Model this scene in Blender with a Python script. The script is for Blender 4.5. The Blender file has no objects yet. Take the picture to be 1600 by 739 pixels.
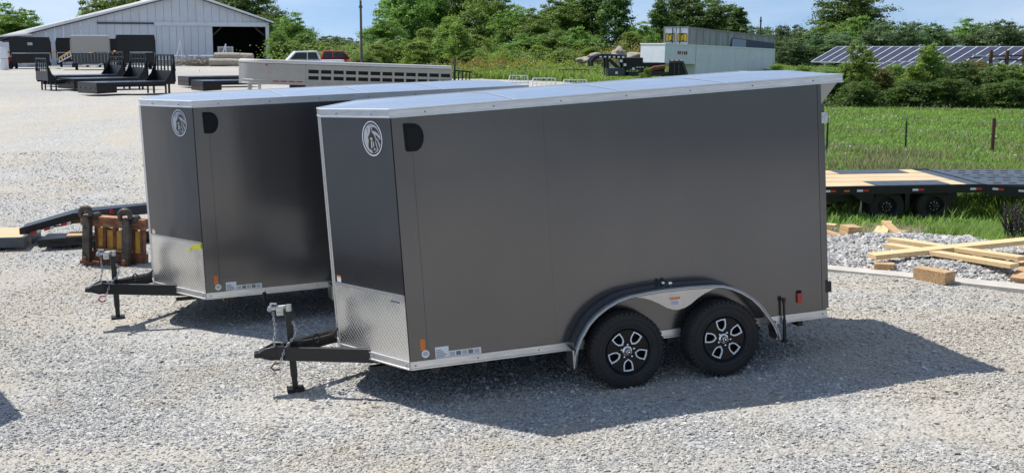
import bpy, math, random
import numpy as np
from mathutils import Matrix, Vector, Euler
random.seed(7); rng = np.random.default_rng(7)
R = math.radians
C = bpy.context.scene.collection
S = bpy.context.scene
# ------------------------------------------------------------------ camera
F_PX, TILT, CAM_H = 1907.4, .1547, 3.1831
cam = bpy.data.cameras.new("camera"); co = bpy.data.objects.new("camera", cam); C.objects.link(co)
co.location = (0, 0, CAM_H); co.rotation_euler = (math.pi/2 - TILT, 0, 0)
cam.sensor_width = 36; cam.lens = 36*F_PX/1600; cam.clip_start = .1; cam.clip_end = 5000
S.camera = co
# ------------------------------------------------------------------ light
SUN_EL, SUN_AZ = 1.0256, 1.0341          # azimuth from +Y towards -X
sv = Vector((-math.sin(SUN_AZ)*math.cos(SUN_EL), math.cos(SUN_AZ)*math.cos(SUN_EL), math.sin(SUN_EL)))
sun = bpy.data.lights.new("sun", 'SUN'); sun.energy = 4.4; sun.angle = R(.53); sun.color = (1, .95, .87)
so = bpy.data.objects.new("sun", sun); C.objects.link(so)
so.rotation_euler = (-sv).to_track_quat('-Z', 'Y').to_euler(); so.location = (0, 0, 60)
W = bpy.data.worlds.new("World"); S.world = W; W.use_nodes = True
nt = W.node_tree; nt.nodes.clear()
sky = nt.nodes.new('ShaderNodeTexSky'); sky.sky_type = 'NISHITA'; sky.sun_disc = False
sky.sun_elevation = SUN_EL; sky.sun_rotation = -SUN_AZ; sky.air_density = 1.0; sky.dust_density = .25; sky.ozone_density = 2.8
bg = nt.nodes.new('ShaderNodeBackground'); bg.inputs[1].default_value = .105
wo = nt.nodes.new('ShaderNodeOutputWorld')
tc = nt.nodes.new('ShaderNodeTexCoord'); mp = nt.nodes.new('ShaderNodeMapping'); mp.inputs['Scale'].default_value = (1, 1, 5)
nz = nt.nodes.new('ShaderNodeTexNoise'); nz.inputs['Scale'].default_value = 2.6; nz.inputs['Detail'].default_value = 6; nz.inputs['Roughness'].default_value = .58
cr = nt.nodes.new('ShaderNodeValToRGB'); cr.color_ramp.elements[0].position = .40; cr.color_ramp.elements[1].position = .74
cr.color_ramp.elements[0].color = (0, 0, 0, 1); cr.color_ramp.elements[1].color = (.75, .75, .75, 1)
mx = nt.nodes.new('ShaderNodeMixRGB'); mx.inputs[2].default_value = (6.0, 6.7, 7.7, 1)
L = nt.links.new
L(tc.outputs['Generated'], mp.inputs[0]); L(mp.outputs[0], nz.inputs['Vector']); L(nz.outputs['Fac'], cr.inputs[0])
smp = nt.nodes.new('ShaderNodeMapping'); smp.inputs['Scale'].default_value = (1, 1, .75); smp.inputs['Location'].default_value = (0, 0, .17)
L(tc.outputs['Generated'], smp.inputs[0]); L(smp.outputs[0], sky.inputs[0])
L(sky.outputs[0], mx.inputs[1]); L(cr.outputs[0], mx.inputs[0]); L(mx.outputs[0], bg.inputs[0]); L(bg.outputs[0], wo.inputs[0])
S.view_settings.view_transform = 'Standard'; S.view_settings.look = 'None'; S.view_settings.exposure = 0.38; S.view_settings.gamma = 1
S.view_settings.use_curve_mapping = False

# ------------------------------------------------------------------ terrain height
def sst(a, b, v):
    t = np.clip((v-a)/(b-a), 0, 1); return t*t*(3-2*t)
def softclamp(s, lo, hi):
    return np.where(s < lo, lo + np.tanh((s-lo)/3)*1.0, np.where(s > hi, hi + np.tanh((s-hi)/3)*1.0, s))
def ground_z(x, y):
    x = np.asarray(x, float); y = np.asarray(y, float)
    s = (x+.8632)*math.cos(.2444) + (y-10.3987)*math.sin(.2444)
    z = math.tan(.0646)*softclamp(s, -5.5, 4.6)
    z = z*(1-sst(14.5, 25, y))
    left = 1-sst(2, 14, x)
    z = z - .12*sst(18.5, 22, y)*sst(3, 6, x)
    z = z + 1.0*sst(24, 54, y)*left + 1.0*sst(74, 92, y)*(1-left)
    return z
def gz(x, y): return float(ground_z(x, y))
def ray(u, v):
    x = (u-800)/F_PX; z = -(v-369.5)/F_PX; c, s = math.cos(TILT), math.sin(TILT)
    return (x, c+z*s, -s+z*c)
def on(u, v, dz=0):            # the ground point that is seen in that direction
    r = ray(u, v); t = 4.
    while t < 900:
        p = (r[0]*t, r[1]*t); z = CAM_H+r[2]*t
        if z <= gz(*p)+dz: break
        t += .02 if t < 40 else .1
    return Vector((r[0]*t, r[1]*t, gz(*p)))
def far(u, v, Y):              # the point at distance Y in that direction
    r = ray(u, v); t = Y/r[1]
    return Vector((r[0]*t, Y, CAM_H+r[2]*t))

# ------------------------------------------------------------------ materials
MATS = {}
def mat(name, col, rough=.6, metal=0., var=.0, vscale=8., bump=0., bscale=60., col2=None, spec=.5, coords='Object', stretch=None, coat=0., detail=4, bdist=.01):
    if name in MATS: return MATS[name]
    m = bpy.data.materials.new(name); m.use_nodes = True; n = m.node_tree.nodes; l = m.node_tree.links.new
    b = n['Principled BSDF']; b.inputs['Base Color'].default_value = (*col, 1); b.inputs['Roughness'].default_value = rough
    b.inputs['Metallic'].default_value = metal; b.inputs['Specular IOR Level'].default_value = spec
    b.inputs['Coat Weight'].default_value = coat; b.inputs['Coat Roughness'].default_value = .08
    if var or bump or col2:
        t = n.new('ShaderNodeTexCoord'); mpp = n.new('ShaderNodeMapping'); l(t.outputs[coords], mpp.inputs[0])
        if stretch: mpp.inputs['Scale'].default_value = stretch
    if var or col2:
        z = n.new('ShaderNodeTexNoise'); z.inputs['Scale'].default_value = vscale; z.inputs['Detail'].default_value = detail; z.inputs['Roughness'].default_value = .62; l(mpp.outputs[0], z.inputs['Vector'])
        r = n.new('ShaderNodeValToRGB'); l(z.outputs['Fac'], r.inputs[0])
        r.color_ramp.elements[0].position = .36; r.color_ramp.elements[1].position = .66
        c2 = col2 or tuple(max(0, c*(1-var)) for c in col)
        r.color_ramp.elements[0].color = (*c2, 1); r.color_ramp.elements[1].color = (*(tuple(min(1, c*(1+var*.5)) for c in col)), 1)
        l(r.outputs[0], b.inputs['Base Color'])
        mr = n.new('ShaderNodeMapRange'); l(z.outputs['Fac'], mr.inputs[0]); mr.inputs['To Min'].default_value = min(1, rough*1.25); mr.inputs['To Max'].default_value = rough*.85
        l(mr.outputs[0], b.inputs['Roughness'])
    if bump:
        z2 = n.new('ShaderNodeTexNoise'); z2.inputs['Scale'].default_value = bscale; z2.inputs['Detail'].default_value = 3; l(mpp.outputs[0], z2.inputs['Vector'])
        bp = n.new('ShaderNodeBump'); bp.inputs['Strength'].default_value = bump; bp.inputs['Distance'].default_value = bdist
        l(z2.outputs['Fac'], bp.inputs['Height']); l(bp.outputs[0], b.inputs['Normal'])
    MATS[name] = m; return m
def leafmat(name, c1, c2, trans=.42):
    m = bpy.data.materials.new(name); m.use_nodes = True; n = m.node_tree.nodes; l = m.node_tree.links.new
    b = n['Principled BSDF']; out = n['Material Output']
    g = n.new('ShaderNodeNewGeometry'); r = n.new('ShaderNodeValToRGB'); l(g.outputs['Random Per Island'], r.inputs[0])
    r.color_ramp.elements[0].color = (*c1, 1); r.color_ramp.elements[1].color = (*c2, 1)
    t = n.new('ShaderNodeTexCoord'); z = n.new('ShaderNodeTexNoise'); z.inputs['Scale'].default_value = .9; z.inputs['Detail'].default_value = 3; l(t.outputs['Object'], z.inputs['Vector'])
    oi = n.new('ShaderNodeObjectInfo'); ad = n.new('ShaderNodeMath'); ad.operation = 'MULTIPLY_ADD'; l(oi.outputs['Random'], ad.inputs[0]); ad.inputs[1].default_value = .5; l(z.outputs['Fac'], ad.inputs[2])
    mr = n.new('ShaderNodeMapRange'); l(ad.outputs[0], mr.inputs[0]); mr.inputs['From Min'].default_value = .3; mr.inputs['From Max'].default_value = 1.1; mr.inputs['To Min'].default_value = .62; mr.inputs['To Max'].default_value = 1.35
    h = n.new('ShaderNodeHueSaturation'); l(r.outputs[0], h.inputs['Color']); l(mr.outputs[0], h.inputs['Value'])
    hm = n.new('ShaderNodeMapRange'); l(oi.outputs['Random'], hm.inputs[0]); hm.inputs['To Min'].default_value = .485; hm.inputs['To Max'].default_value = .515; l(hm.outputs[0], h.inputs['Hue'])
    l(h.outputs[0], b.inputs['Base Color']); b.inputs['Roughness'].default_value = .5; b.inputs['Specular IOR Level'].default_value = .35
    tr = n.new('ShaderNodeBsdfTranslucent'); h2 = n.new('ShaderNodeHueSaturation'); h2.inputs['Value'].default_value = 1.5; h2.inputs['Hue'].default_value = .485; l(h.outputs[0], h2.inputs['Color']); l(h2.outputs[0], tr.inputs[0])
    ms = n.new('ShaderNodeMixShader'); ms.inputs[0].default_value = trans; l(b.outputs[0], ms.inputs[1]); l(tr.outputs[0], ms.inputs[2]); l(ms.outputs[0], out.inputs[0])
    MATS[name] = m; return m

# ------------------------------------------------------------------ mesh builder
class MB:
    def __init__(s): s.v = []; s.f = []
    def add(s, vs, fs):
        o = len(s.v); s.v += [tuple(v) for v in vs]; s.f += [tuple(i+o for i in f) for f in fs]; return s
    def box(s, lo, hi, M=None):
        x0, y0, z0 = lo; x1, y1, z1 = hi
        vs = [Vector(p) for p in ((x0,y0,z0),(x1,y0,z0),(x1,y1,z0),(x0,y1,z0),(x0,y0,z1),(x1,y0,z1),(x1,y1,z1),(x0,y1,z1))]
        if M: vs = [M@v for v in vs]
        return s.add(vs, [(0,3,2,1),(4,5,6,7),(0,1,5,4),(1,2,6,5),(2,3,7,6),(3,0,4,7)])
    def bar(s, a, b, w, h=None, up=(0,0,1)):
        a, b = Vector(a), Vector(b); h = h or w; d = (b-a).normalized(); u = Vector(up)
        if abs(d.dot(u)) > .98: u = Vector((1,0,0))
        sd = d.cross(u).normalized(); u = sd.cross(d)
        vs = [p+sd*i*w/2+u*j*h/2 for p in (a, b) for i, j in ((-1,-1),(1,-1),(1,1),(-1,1))]
        return s.add(vs, [(0,1,2,3),(7,6,5,4),(0,4,5,1),(1,5,6,2),(2,6,7,3),(3,7,4,0)])
    def tube(s, pts, r, n=8, cap=True):
        pts = [Vector(p) for p in pts]; rs = r if isinstance(r, (list, tuple)) else [r]*len(pts)
        o = len(s.v); ref = None
        for i, p in enumerate(pts):
            d = (pts[min(i+1, len(pts)-1)]-pts[max(i-1, 0)]).normalized()
            if ref is None: ref = Vector((0,0,1)) if abs(d.z) < .9 else Vector((1,0,0))
            a = d.cross(ref).normalized(); b = a.cross(d); ref = b
            for k in range(n):
                t = 2*math.pi*k/n; s.v.append(tuple(p+(a*math.cos(t)+b*math.sin(t))*rs[i]))
        for i in range(len(pts)-1):
            for k in range(n):
                k2 = (k+1) % n; s.f.append((o+i*n+k, o+i*n+k2, o+(i+1)*n+k2, o+(i+1)*n+k))
        if cap:
            s.f.append(tuple(o+k for k in reversed(range(n)))); e = o+(len(pts)-1)*n; s.f.append(tuple(e+k for k in range(n)))
        return s
    def prism(s, pts, vec):          # closed outline extruded along vec
        n = len(pts); v = Vector(vec); a = [Vector(p) for p in pts]
        return s.add(a+[p+v for p in a], [tuple(reversed(range(n))), tuple(range(n, 2*n))]+[(i, (i+1) % n, n+(i+1) % n, n+i) for i in range(n)])
    def strip(s, A, B, th=None):     # sheet between two polylines
        o = len(s.v); n = len(A); s.v += [tuple(p) for p in A]+[tuple(p) for p in B]
        s.f += [(o+i, o+i+1, o+n+i+1, o+n+i) for i in range(n-1)]; return s
    def lathe(s, prof, n=48, c=(0,0,0), axis='Y'):   # prof: (radius, along axis)
        o = len(s.v)
        for r_, h in prof:
            for k in range(n):
                t = 2*math.pi*k/n
                if axis == 'Y': s.v.append((c[0]+r_*math.cos(t), c[1]+h, c[2]+r_*math.sin(t)))
                elif axis == 'X': s.v.append((c[0]+h, c[1]+r_*math.cos(t), c[2]+r_*math.sin(t)))
                else: s.v.append((c[0]+r_*math.cos(t), c[1]+r_*math.sin(t), c[2]+h))
        for i in range(len(prof)-1):
            for k in range(n):
                k2 = (k+1) % n; s.f.append((o+i*n+k, o+i*n+k2, o+(i+1)*n+k2, o+(i+1)*n+k))
        return s
    def build(s, name, m, parent=None, smooth=False, bevel=0., solid=0.):
        me = bpy.data.meshes.new(name); me.from_pydata(s.v, [], s.f); me.update()
        if isinstance(m, str): m = MATS[m]
        me.materials.append(m)
        o = bpy.data.objects.new(name, me); C.objects.link(o)
        if parent: o.parent = parent
        import bmesh
        bm = bmesh.new(); bm.from_mesh(me); bmesh.ops.recalc_face_normals(bm, faces=bm.faces); bm.to_mesh(me); bm.free()
        if smooth:
            me.polygons.foreach_set('use_smooth', [True]*len(me.polygons))
            md = o.modifiers.new('es', 'EDGE_SPLIT'); md.split_angle = R(38)
        if solid: md = o.modifiers.new('so', 'SOLIDIFY'); md.thickness = solid; md.offset = 0
        if bevel:
            md = o.modifiers.new('bv', 'BEVEL'); md.width = bevel; md.segments = 2; md.limit_method = 'ANGLE'; md.angle_limit = R(40)
        return o
def fastmesh(name, verts, quads, m, parent=None):
    me = bpy.data.meshes.new(name); nv = len(verts); nf, k = quads.shape
    me.vertices.add(nv); me.vertices.foreach_set('co', verts.astype(np.float32).ravel())
    me.loops.add(nf*k); me.loops.foreach_set('vertex_index', quads.astype(np.int32).ravel())
    me.polygons.add(nf); me.polygons.foreach_set('loop_start', (np.arange(nf)*k).astype(np.int32))
    me.update(calc_edges=True); me.materials.append(MATS[m] if isinstance(m, str) else m)
    o = bpy.data.objects.new(name, me); C.objects.link(o)
    if parent: o.parent = parent
    return o
def thing(name, label, cat, loc=(0,0,0), rot=(0,0,0), group=None, scale=None):
    o = bpy.data.objects.new(name, None); C.objects.link(o); o.location = loc; o.rotation_euler = rot if isinstance(rot, (tuple, list, Euler)) else (0, 0, rot)
    if scale: o.scale = (scale,)*3 if not isinstance(scale, tuple) else scale
    o['label'] = label; o['category'] = cat; o.empty_display_size = .2
    if group: o['group'] = group
    return o
def tag(o, label, cat, group=None):
    o['label'] = label; o['category'] = cat
    if group: o['group'] = group
    return o
def kind(o, k): o['kind'] = k; return o
def dup(root, loc, rot, label, scale=None, group=None):
    def cp(o, par):
        c = o.copy(); C.objects.link(c); c.parent = par
        for ch in o.children: cp(ch, c)
        return c
    r = cp(root, None); r.location = loc; r.rotation_euler = rot if isinstance(rot, (tuple, list)) else (0, 0, rot)
    if scale: r.scale = (scale,)*3 if not isinstance(scale, tuple) else scale
    r['label'] = label
    if group: r['group'] = group
    return r

# material library
mat('grey_paint', (.130,.130,.137), .20, .84, var=.06, vscale=.9, bump=.75, bscale=.75, stretch=(1,1,.45), coat=.3, bdist=.02)
mat('aluminium', (.70,.71,.72), .34, 1., var=.12, vscale=14, bump=.05, bscale=40, stretch=(.4,.4,3))
mat('roof_metal', (.78,.80,.84), .24, 1., var=.10, vscale=2.2, bump=.03, bscale=2.5, bdist=.03)
mat('fender_metal', (.50,.49,.48), .32, 1., var=.06, vscale=6)
mat('black_steel', (.012,.012,.013), .38, 0., var=.3, vscale=20, bump=.05, bscale=120)
mat('black_paint', (.009,.010,.012), .34, 0., var=.4, vscale=6, bump=.04, bscale=30, spec=.35)
mat('rubber', (.016,.016,.017), .8, 0., col2=(.034,.031,.028), vscale=7, bump=.12, bscale=160, bdist=.003)
mat('gloss_black', (.007,.007,.008), .38, 0., spec=.3)
mat('zinc', (.55,.56,.56), .38, 1., var=.25, vscale=40, bump=.1, bscale=90)
mat('chrome', (.8,.8,.81), .14, 1.)
mat('silver_edge', (.88,.88,.88), .5, .1)
mat('black_plastic', (.008,.009,.010), .55, spec=.2)
mat('amber', (.62,.16,.01), .3, coat=.3)
mat('red_lens', (.45,.015,.012), .25, coat=.4)
mat('white_print', (.74,.76,.78), .5)
mat('grey_print', (.16,.18,.22), .5)
mat('orange_print', (.75,.22,.03), .5)
mat('emblem_grey', (.42,.44,.47), .4); mat('emblem_dark', (.02,.022,.03), .4); mat('emblem_gold', (.5,.45,.15), .4)
mat('red_tape', (.52,.02,.02), .4); mat('white_tape', (.75,.75,.75), .4)
mat('yellow_band', (.75,.72,.02), .5)
mat('pine', (.72,.54,.31), .7, var=.12, vscale=5, bump=.15, bscale=12, stretch=(1.2,14,14), col2=(.60,.41,.20))
mat('pine_deck', (.62,.47,.29), .75, var=.22, vscale=2, bump=.1, bscale=10, stretch=(.8,12,12), col2=(.46,.33,.19))
mat('block_wood', (.54,.36,.19), .75, var=.3, vscale=5, bump=.25, bscale=16, stretch=(2,10,10), col2=(.33,.20,.10))
mat('edge_grey', (.07,.08,.095), .5, 0., var=.3, vscale=6, bump=.1, bscale=40)
mat('rust', (.20,.085,.045), .85, .1, var=.5, vscale=9, bump=.3, bscale=40, col2=(.10,.05,.035))
mat('rusty_orange', (.42,.21,.10), .8, .1, var=.5, vscale=7, bump=.3, bscale=40, col2=(.17,.08,.05))
mat('worn_yellow', (.62,.36,.05), .6, .0, var=.4, vscale=4, bump=.15, bscale=40, col2=(.40,.19,.04))
mat('worn_iron', (.10,.085,.075), .6, .4, var=.45, vscale=10, bump=.25, bscale=50)
mat('white_paint', (.72,.75,.78), .35, 0., var=.06, vscale=2, coat=.2)
mat('grey_van', (.36,.36,.36), .6, 0., var=.25, vscale=1.2, stretch=(1,1,.3))
mat('navy', (.02,.035,.07), .5)
mat('barn_metal', (.66,.68,.73), .5, .1, var=.06, vscale=.5)
mat('barn_roof', (.86,.85,.82), .5, .0, var=.05, vscale=.6)
mat('barn_trim', (.06,.065,.08), .5)
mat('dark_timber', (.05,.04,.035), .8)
mat('stock_alu', (.40,.37,.33), .38, .6, var=.08, vscale=2)
mat('stock_roof', (.62,.60,.57), .4, .3, var=.05, vscale=2)
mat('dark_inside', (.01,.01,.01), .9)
mat('red_paint', (.42,.02,.03), .3, coat=.4)
mat('glass_dark', (.02,.025,.03), .08)
mat('solar_cell', (.025,.03,.06), .4, .0, spec=.25, var=.15, vscale=2)
mat('panel_frame', (.6,.62,.64), .4, .6)
mat('bark', (.12,.095,.075), .9, var=.35, vscale=9, bump=.5, bscale=20, stretch=(1,1,.25), bdist=.03)
mat('dead_wood', (.36,.32,.27), .85, var=.35, vscale=7, bump=.4, bscale=25)
mat('boulder', (.33,.29,.24), .9, var=.3, vscale=4, bump=.5, bscale=12, bdist=.03)
mat('concrete', (.50,.47,.42), .85, var=.14, vscale=3, bump=.25, bscale=60, bdist=.006)
mat('pole_wood', (.10,.085,.075), .85, var=.3, vscale=5)
mat('green_steel', (.03,.05,.035), .6); mat('rust_post', (.11,.05,.035), .8)
mat('wire', (.25,.25,.24), .5, .8)
mat('deck_gloss', (.09,.11,.15), .22, .6, var=.3, vscale=3, coat=.3)
mat('blue_black', (.045,.052,.062), .34, .0, var=.35, vscale=7, bump=.1, bscale=35)
mat("yellow_letter_paint", (.75,.48,.02), .5); mat("grey_van_light", (.34,.33,.31), .6); mat("grey_van_blue", (.26,.32,.42), .5)
leafmat('leaf_dark', (.055,.115,.024), (.112,.195,.040))
leafmat('leaf_mid', (.095,.18,.030), (.18,.285,.055))
leafmat('leaf_olive', (.10,.13,.03), (.20,.19,.06))
leafmat('leaf_bright', (.13,.235,.034), (.215,.325,.055))
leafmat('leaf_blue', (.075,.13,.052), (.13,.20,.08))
leafmat('leaf_yellow', (.16,.19,.03), (.30,.28,.05))
leafmat('grass_blade', (.11,.19,.03), (.205,.31,.06))
leafmat('grass_dry', (.16,.19,.08), (.30,.29,.15))
leafmat('flower_white', (.6,.6,.55), (.7,.7,.65), .1)
# ------------------------------------------------------------------ ground
def grass_mask(x, y):
    x = np.asarray(x, float); y = np.asarray(y, float)
    a = sst(20.2, 22.5, y)*sst(3.5, 6.5, x+ .15*np.sin(y*1.7))               # field on the right
    b = sst(76, 84, y + 4*np.sin(x*.3))*sst(-9, -4, x)                       # weeds behind the lot
    c = sst(165, 185, y)
    # near patch of grass beyond the white stones
    d = sst(17.2, 17.8, y+.3*np.sin(x*2.1)-.10*(8-x))*(1-sst(20.0, 20.8, y))*sst(6.5, 7.2, x+.2*np.sin(y*3))
    e = 1-sst(-60, -45, y)                                                   # unseen grass added behind the camera for the trailers' reflections
    return np.clip(np.maximum.reduce([a, b, c, d, e]), 0, 1)
def dust(x, y):
    x = np.asarray(x, float); y = np.asarray(y, float)
    d = .55*np.exp(-((x+3.4)/1.5)**2-((y-9.6)/.55)**2)
    for a, b, u, v_, w in (((-3.9,8.9),(-1.2,7.4),.0,.0,.26), ((-1.9,8.9),(1.6,8.0),0,0,.30), ((-5.5,10.2),(-2.6,9.5),0,0,.35), ((-.4,7.4),(2.4,7.6),0,0,.28), ((-10,16),(-5.2,12),0,0,.5), ((-14,30),(-8,17),0,0,.9), ((-10,34),(-5,19),0,0,.8), ((1.5,8.6),(5.5,10.2),0,0,.22)):
        ax, ay = a; bx_, by_ = b; L2 = (bx_-ax)**2+(by_-ay)**2; t = np.clip(((x-ax)*(bx_-ax)+(y-ay)*(by_-ay))/L2, 0, 1)
        r = np.hypot(x-ax-t*(bx_-ax)+.12*np.sin(y*3.1+x), y-ay-t*(by_-ay)+.10*np.sin(x*2.7)); d = np.maximum(d, .9*np.exp(-(r/w)**2))
    return np.clip(d, 0, 1)
def ground_material():
    m = bpy.data.materials.new('gravel_ground'); m.use_nodes = True; n = m.node_tree.nodes; l = m.node_tree.links.new
    b = n['Principled BSDF']; b.inputs['Roughness'].default_value = .9; b.inputs['Specular IOR Level'].default_value = .2
    t = n.new('ShaderNodeTexCoord')
    def noise(sc, det=4, ro=.6, off=0):
        z = n.new('ShaderNodeTexNoise'); z.inputs['Scale'].default_value = sc; z.inputs['Detail'].default_value = det; z.inputs['Roughness'].default_value = ro
        if off:
            mp_ = n.new('ShaderNodeMapping'); mp_.inputs['Location'].default_value = (off, off, 0); l(t.outputs['Object'], mp_.inputs[0]); l(mp_.outputs[0], z.inputs['Vector'])
        else: l(t.outputs['Object'], z.inputs['Vector'])
        return z
    def ramp(src, *st):
        r = n.new('ShaderNodeValToRGB'); l(src, r.inputs[0]); e = r.color_ramp.elements
        while len(e) < len(st): e.new(.5)
        for i, (p, c) in enumerate(st): e[i].position = p; e[i].color = (*c, 1)
        return r
    def mix(f, a, b_, mode='MIX'):
        x = n.new('ShaderNodeMixRGB'); x.blend_type = mode
        for i, v in enumerate((f, a, b_)):
            if hasattr(v, 'is_linked'): l(v, x.inputs[i])
            elif isinstance(v, tuple): x.inputs[i].default_value = (*v, 1)
            else: x.inputs[i].default_value = v
        return x.outputs[0]
    vo = n.new('ShaderNodeTexVoronoi'); vo.inputs['Scale'].default_value = 34; l(t.outputs['Object'], vo.inputs['Vector'])
    vo2 = n.new('ShaderNodeTexVoronoi'); vo2.inputs['Scale'].default_value = 13; l(t.outputs['Object'], vo2.inputs['Vector'])
    sep = n.new('ShaderNodeSeparateColor'); l(vo.outputs['Color'], sep.inputs[0])
    sep2 = n.new('ShaderNodeSeparateColor'); l(vo2.outputs['Color'], sep2.inputs[0])
    st = ramp(sep.outputs[0], (0, (.29,.29,.29)), (.45, (.385,.385,.375)), (1, (.52,.51,.485)))
    st2 = ramp(sep2.outputs[1], (0, (.7,.7,.71)), (.5, (.97,.97,.96)), (1, (1.2,1.19,1.16)))
    grey = mix(.5, st.outputs[0], st2.outputs[0], 'MULTIPLY')
    warm = mix(.4, (.43,.385,.31), st.outputs[0])
    big = noise(.16, 5, .62, 31); mid = noise(.9, 5, .65, 7)
    mm = n.new('ShaderNodeMath'); mm.operation = 'ADD'; l(big.outputs['Fac'], mm.inputs[0]); l(mid.outputs['Fac'], mm.inputs[1])
    wf = ramp(mm.outputs[0], (0, (0,0,0)), (1, (1,1,1))); wf.color_ramp.elements[0].position = .0
    mr = n.new('ShaderNodeMapRange'); l(mm.outputs[0], mr.inputs[0]); mr.inputs['From Min'].default_value = .92; mr.inputs['From Max'].default_value = 1.12; mr.clamp = True
    du = n.new('ShaderNodeAttribute'); du.attribute_name = 'dust'; mxd = n.new('ShaderNodeMath'); mxd.operation = 'MAXIMUM'; l(mr.outputs[0], mxd.inputs[0]); l(du.outputs['Fac'], mxd.inputs[1])
    gravel = mix(mxd.outputs[0], grey, warm)
    big2 = noise(.05, 4, .6, 60); tone = ramp(big2.outputs['Fac'], (.3, (.88,.9,.93)), (.7, (1.14,1.12,1.08)))
    gravel = mix(1., gravel, tone.outputs[0], 'MULTIPLY')
    g1 = noise(3.5, 5, .7); gr = ramp(g1.outputs['Fac'], (.3, (.05,.085,.018)), (.55, (.085,.15,.025)), (.75, (.16,.19,.05)))
    at_ = n.new('ShaderNodeAttribute'); at_.attribute_name = 'grass'
    gn = noise(1.4, 6, .7, 13)
    ma = n.new('ShaderNodeMath'); ma.operation = 'MULTIPLY_ADD'; l(gn.outputs['Fac'], ma.inputs[0]); ma.inputs[1].default_value = 1.2; l(at_.outputs['Fac'], ma.inputs[2])
    mg = n.new('ShaderNodeMapRange'); l(ma.outputs[0], mg.inputs[0]); mg.inputs['From Min'].default_value = .95; mg.inputs['From Max'].default_value = 1.2; mg.clamp = True
    col = mix(mg.outputs[0], gravel, gr.outputs[0]); l(col, b.inputs['Base Color'])
    bp = n.new('ShaderNodeBump'); bp.inputs['Strength'].default_value = .9; bp.inputs['Distance'].default_value = .018; bp.invert = True; l(vo.outputs['Distance'], bp.inputs['Height'])
    bp2 = n.new('ShaderNodeBump'); bp2.inputs['Strength'].default_value = .9; bp2.inputs['Distance'].default_value = .02; bp2.invert = True; l(vo2.outputs['Distance'], bp2.inputs['Height']); l(bp.outputs[0], bp2.inputs['Normal'])
    b4 = n.new('ShaderNodeBump'); b4.inputs['Strength'].default_value = .35; b4.inputs['Distance'].default_value = .25; l(mid.outputs['Fac'], b4.inputs['Height']); l(bp2.outputs[0], b4.inputs['Normal'])
    l(b4.outputs[0], b.inputs['Normal']); MATS['gravel_ground'] = m
ground_material()
def axis(segs):
    out = []
    for a, b, n_ in segs: out += list(np.linspace(a, b, n_, endpoint=False))
    return np.array(out+[segs[-1][1]])
xs = axis([(-900,-120,14), (-120,-30,40), (-30,-9,60), (-9,12,120), (12,34,60), (34,120,40), (120,900,14)])
ys = axis([(-900,-60,12), (-60,4,24), (4,26,140), (26,60,90), (60,110,70), (110,260,40), (260,2500,24)])
GX, GY = np.meshgrid(xs, ys); zz = ground_z(GX, GY)
zz = zz + (.012*np.sin(GX*2.3+GY*1.1)+.010*np.sin(GX*1.1-GY*2.9+1))*(GY < 60)
gv = np.stack([GX.ravel(), GY.ravel(), zz.ravel()], 1); nx = len(xs)
ii = (np.arange(len(ys)-1)[:, None]*nx+np.arange(nx-1)[None]).ravel()
ground = fastmesh('ground', gv, np.stack([ii, ii+1, ii+nx+1, ii+nx], 1), 'gravel_ground'); kind(ground, 'structure')
ground.data.polygons.foreach_set('use_smooth', [True]*len(ground.data.polygons))
at = ground.data.attributes.new('grass', 'FLOAT', 'POINT'); at.data.foreach_set('value', grass_mask(GX.ravel(), GY.ravel()).astype(np.float32))
at = ground.data.attributes.new('dust', 'FLOAT', 'POINT'); at.data.foreach_set('value', dust(GX.ravel(), GY.ravel()).astype(np.float32))

mat('reflection_dark', (.055,.056,.060), .85, var=.25, vscale=1.5, bump=.3, bscale=80)  # dark grey for the sheet added behind the camera
rv = []; rxs = np.linspace(-60, 60, 41)
for x_ in rxs: rv += [(x_, -7.5, gz(x_, -7.5)+.02), (x_, -44, gz(x_, -44)+.02)]
kind(MB().add(rv, [(2*i, 2*i+2, 2*i+3, 2*i+1) for i in range(40)]).build('reflection_sheet', 'reflection_dark'), 'structure')  # unseen sheet added to darken what the trailer sides reflect
def stone_material(name, stops):
    m = bpy.data.materials.new(name); m.use_nodes = True; n = m.node_tree.nodes; l = m.node_tree.links.new; b = n['Principled BSDF']
    oi = n.new('ShaderNodeObjectInfo'); r = n.new('ShaderNodeValToRGB'); l(oi.outputs['Random'], r.inputs[0]); e = r.color_ramp.elements
    while len(e) < len(stops): e.new(.5)
    for i, (p, c) in enumerate(stops): e[i].position = p; e[i].color = (*c, 1)
    b.inputs['Roughness'].default_value = .85; b.inputs['Specular IOR Level'].default_value = .25
    ge = n.new('ShaderNodeNewGeometry'); a = []
    for sc, off in ((.16, 31), (.9, 7)):
        mp_ = n.new('ShaderNodeMapping'); mp_.inputs['Location'].default_value = (off, off, 0); l(ge.outputs['Position'], mp_.inputs[0])
        z = n.new('ShaderNodeTexNoise'); z.inputs['Scale'].default_value = sc; z.inputs['Detail'].default_value = 5; z.inputs['Roughness'].default_value = .62 if sc < .5 else .65; l(mp_.outputs[0], z.inputs['Vector']); a.append(z)
    ad = n.new('ShaderNodeMath'); ad.operation = 'ADD'; l(a[0].outputs['Fac'], ad.inputs[0]); l(a[1].outputs['Fac'], ad.inputs[1])
    mr = n.new('ShaderNodeMapRange'); mr.clamp = True; l(ad.outputs[0], mr.inputs[0]); mr.inputs['From Min'].default_value = .92; mr.inputs['From Max'].default_value = 1.12; mr.inputs['To Max'].default_value = .6 if name == 'gravel_stone' else .1
    mm = n.new('ShaderNodeMixRGB'); l(mr.outputs[0], mm.inputs[0]); l(r.outputs[0], mm.inputs[1]); mm.inputs[2].default_value = (.43,.385,.31,1); l(mm.outputs[0], b.inputs['Base Color'])
    MATS[name] = m
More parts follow.
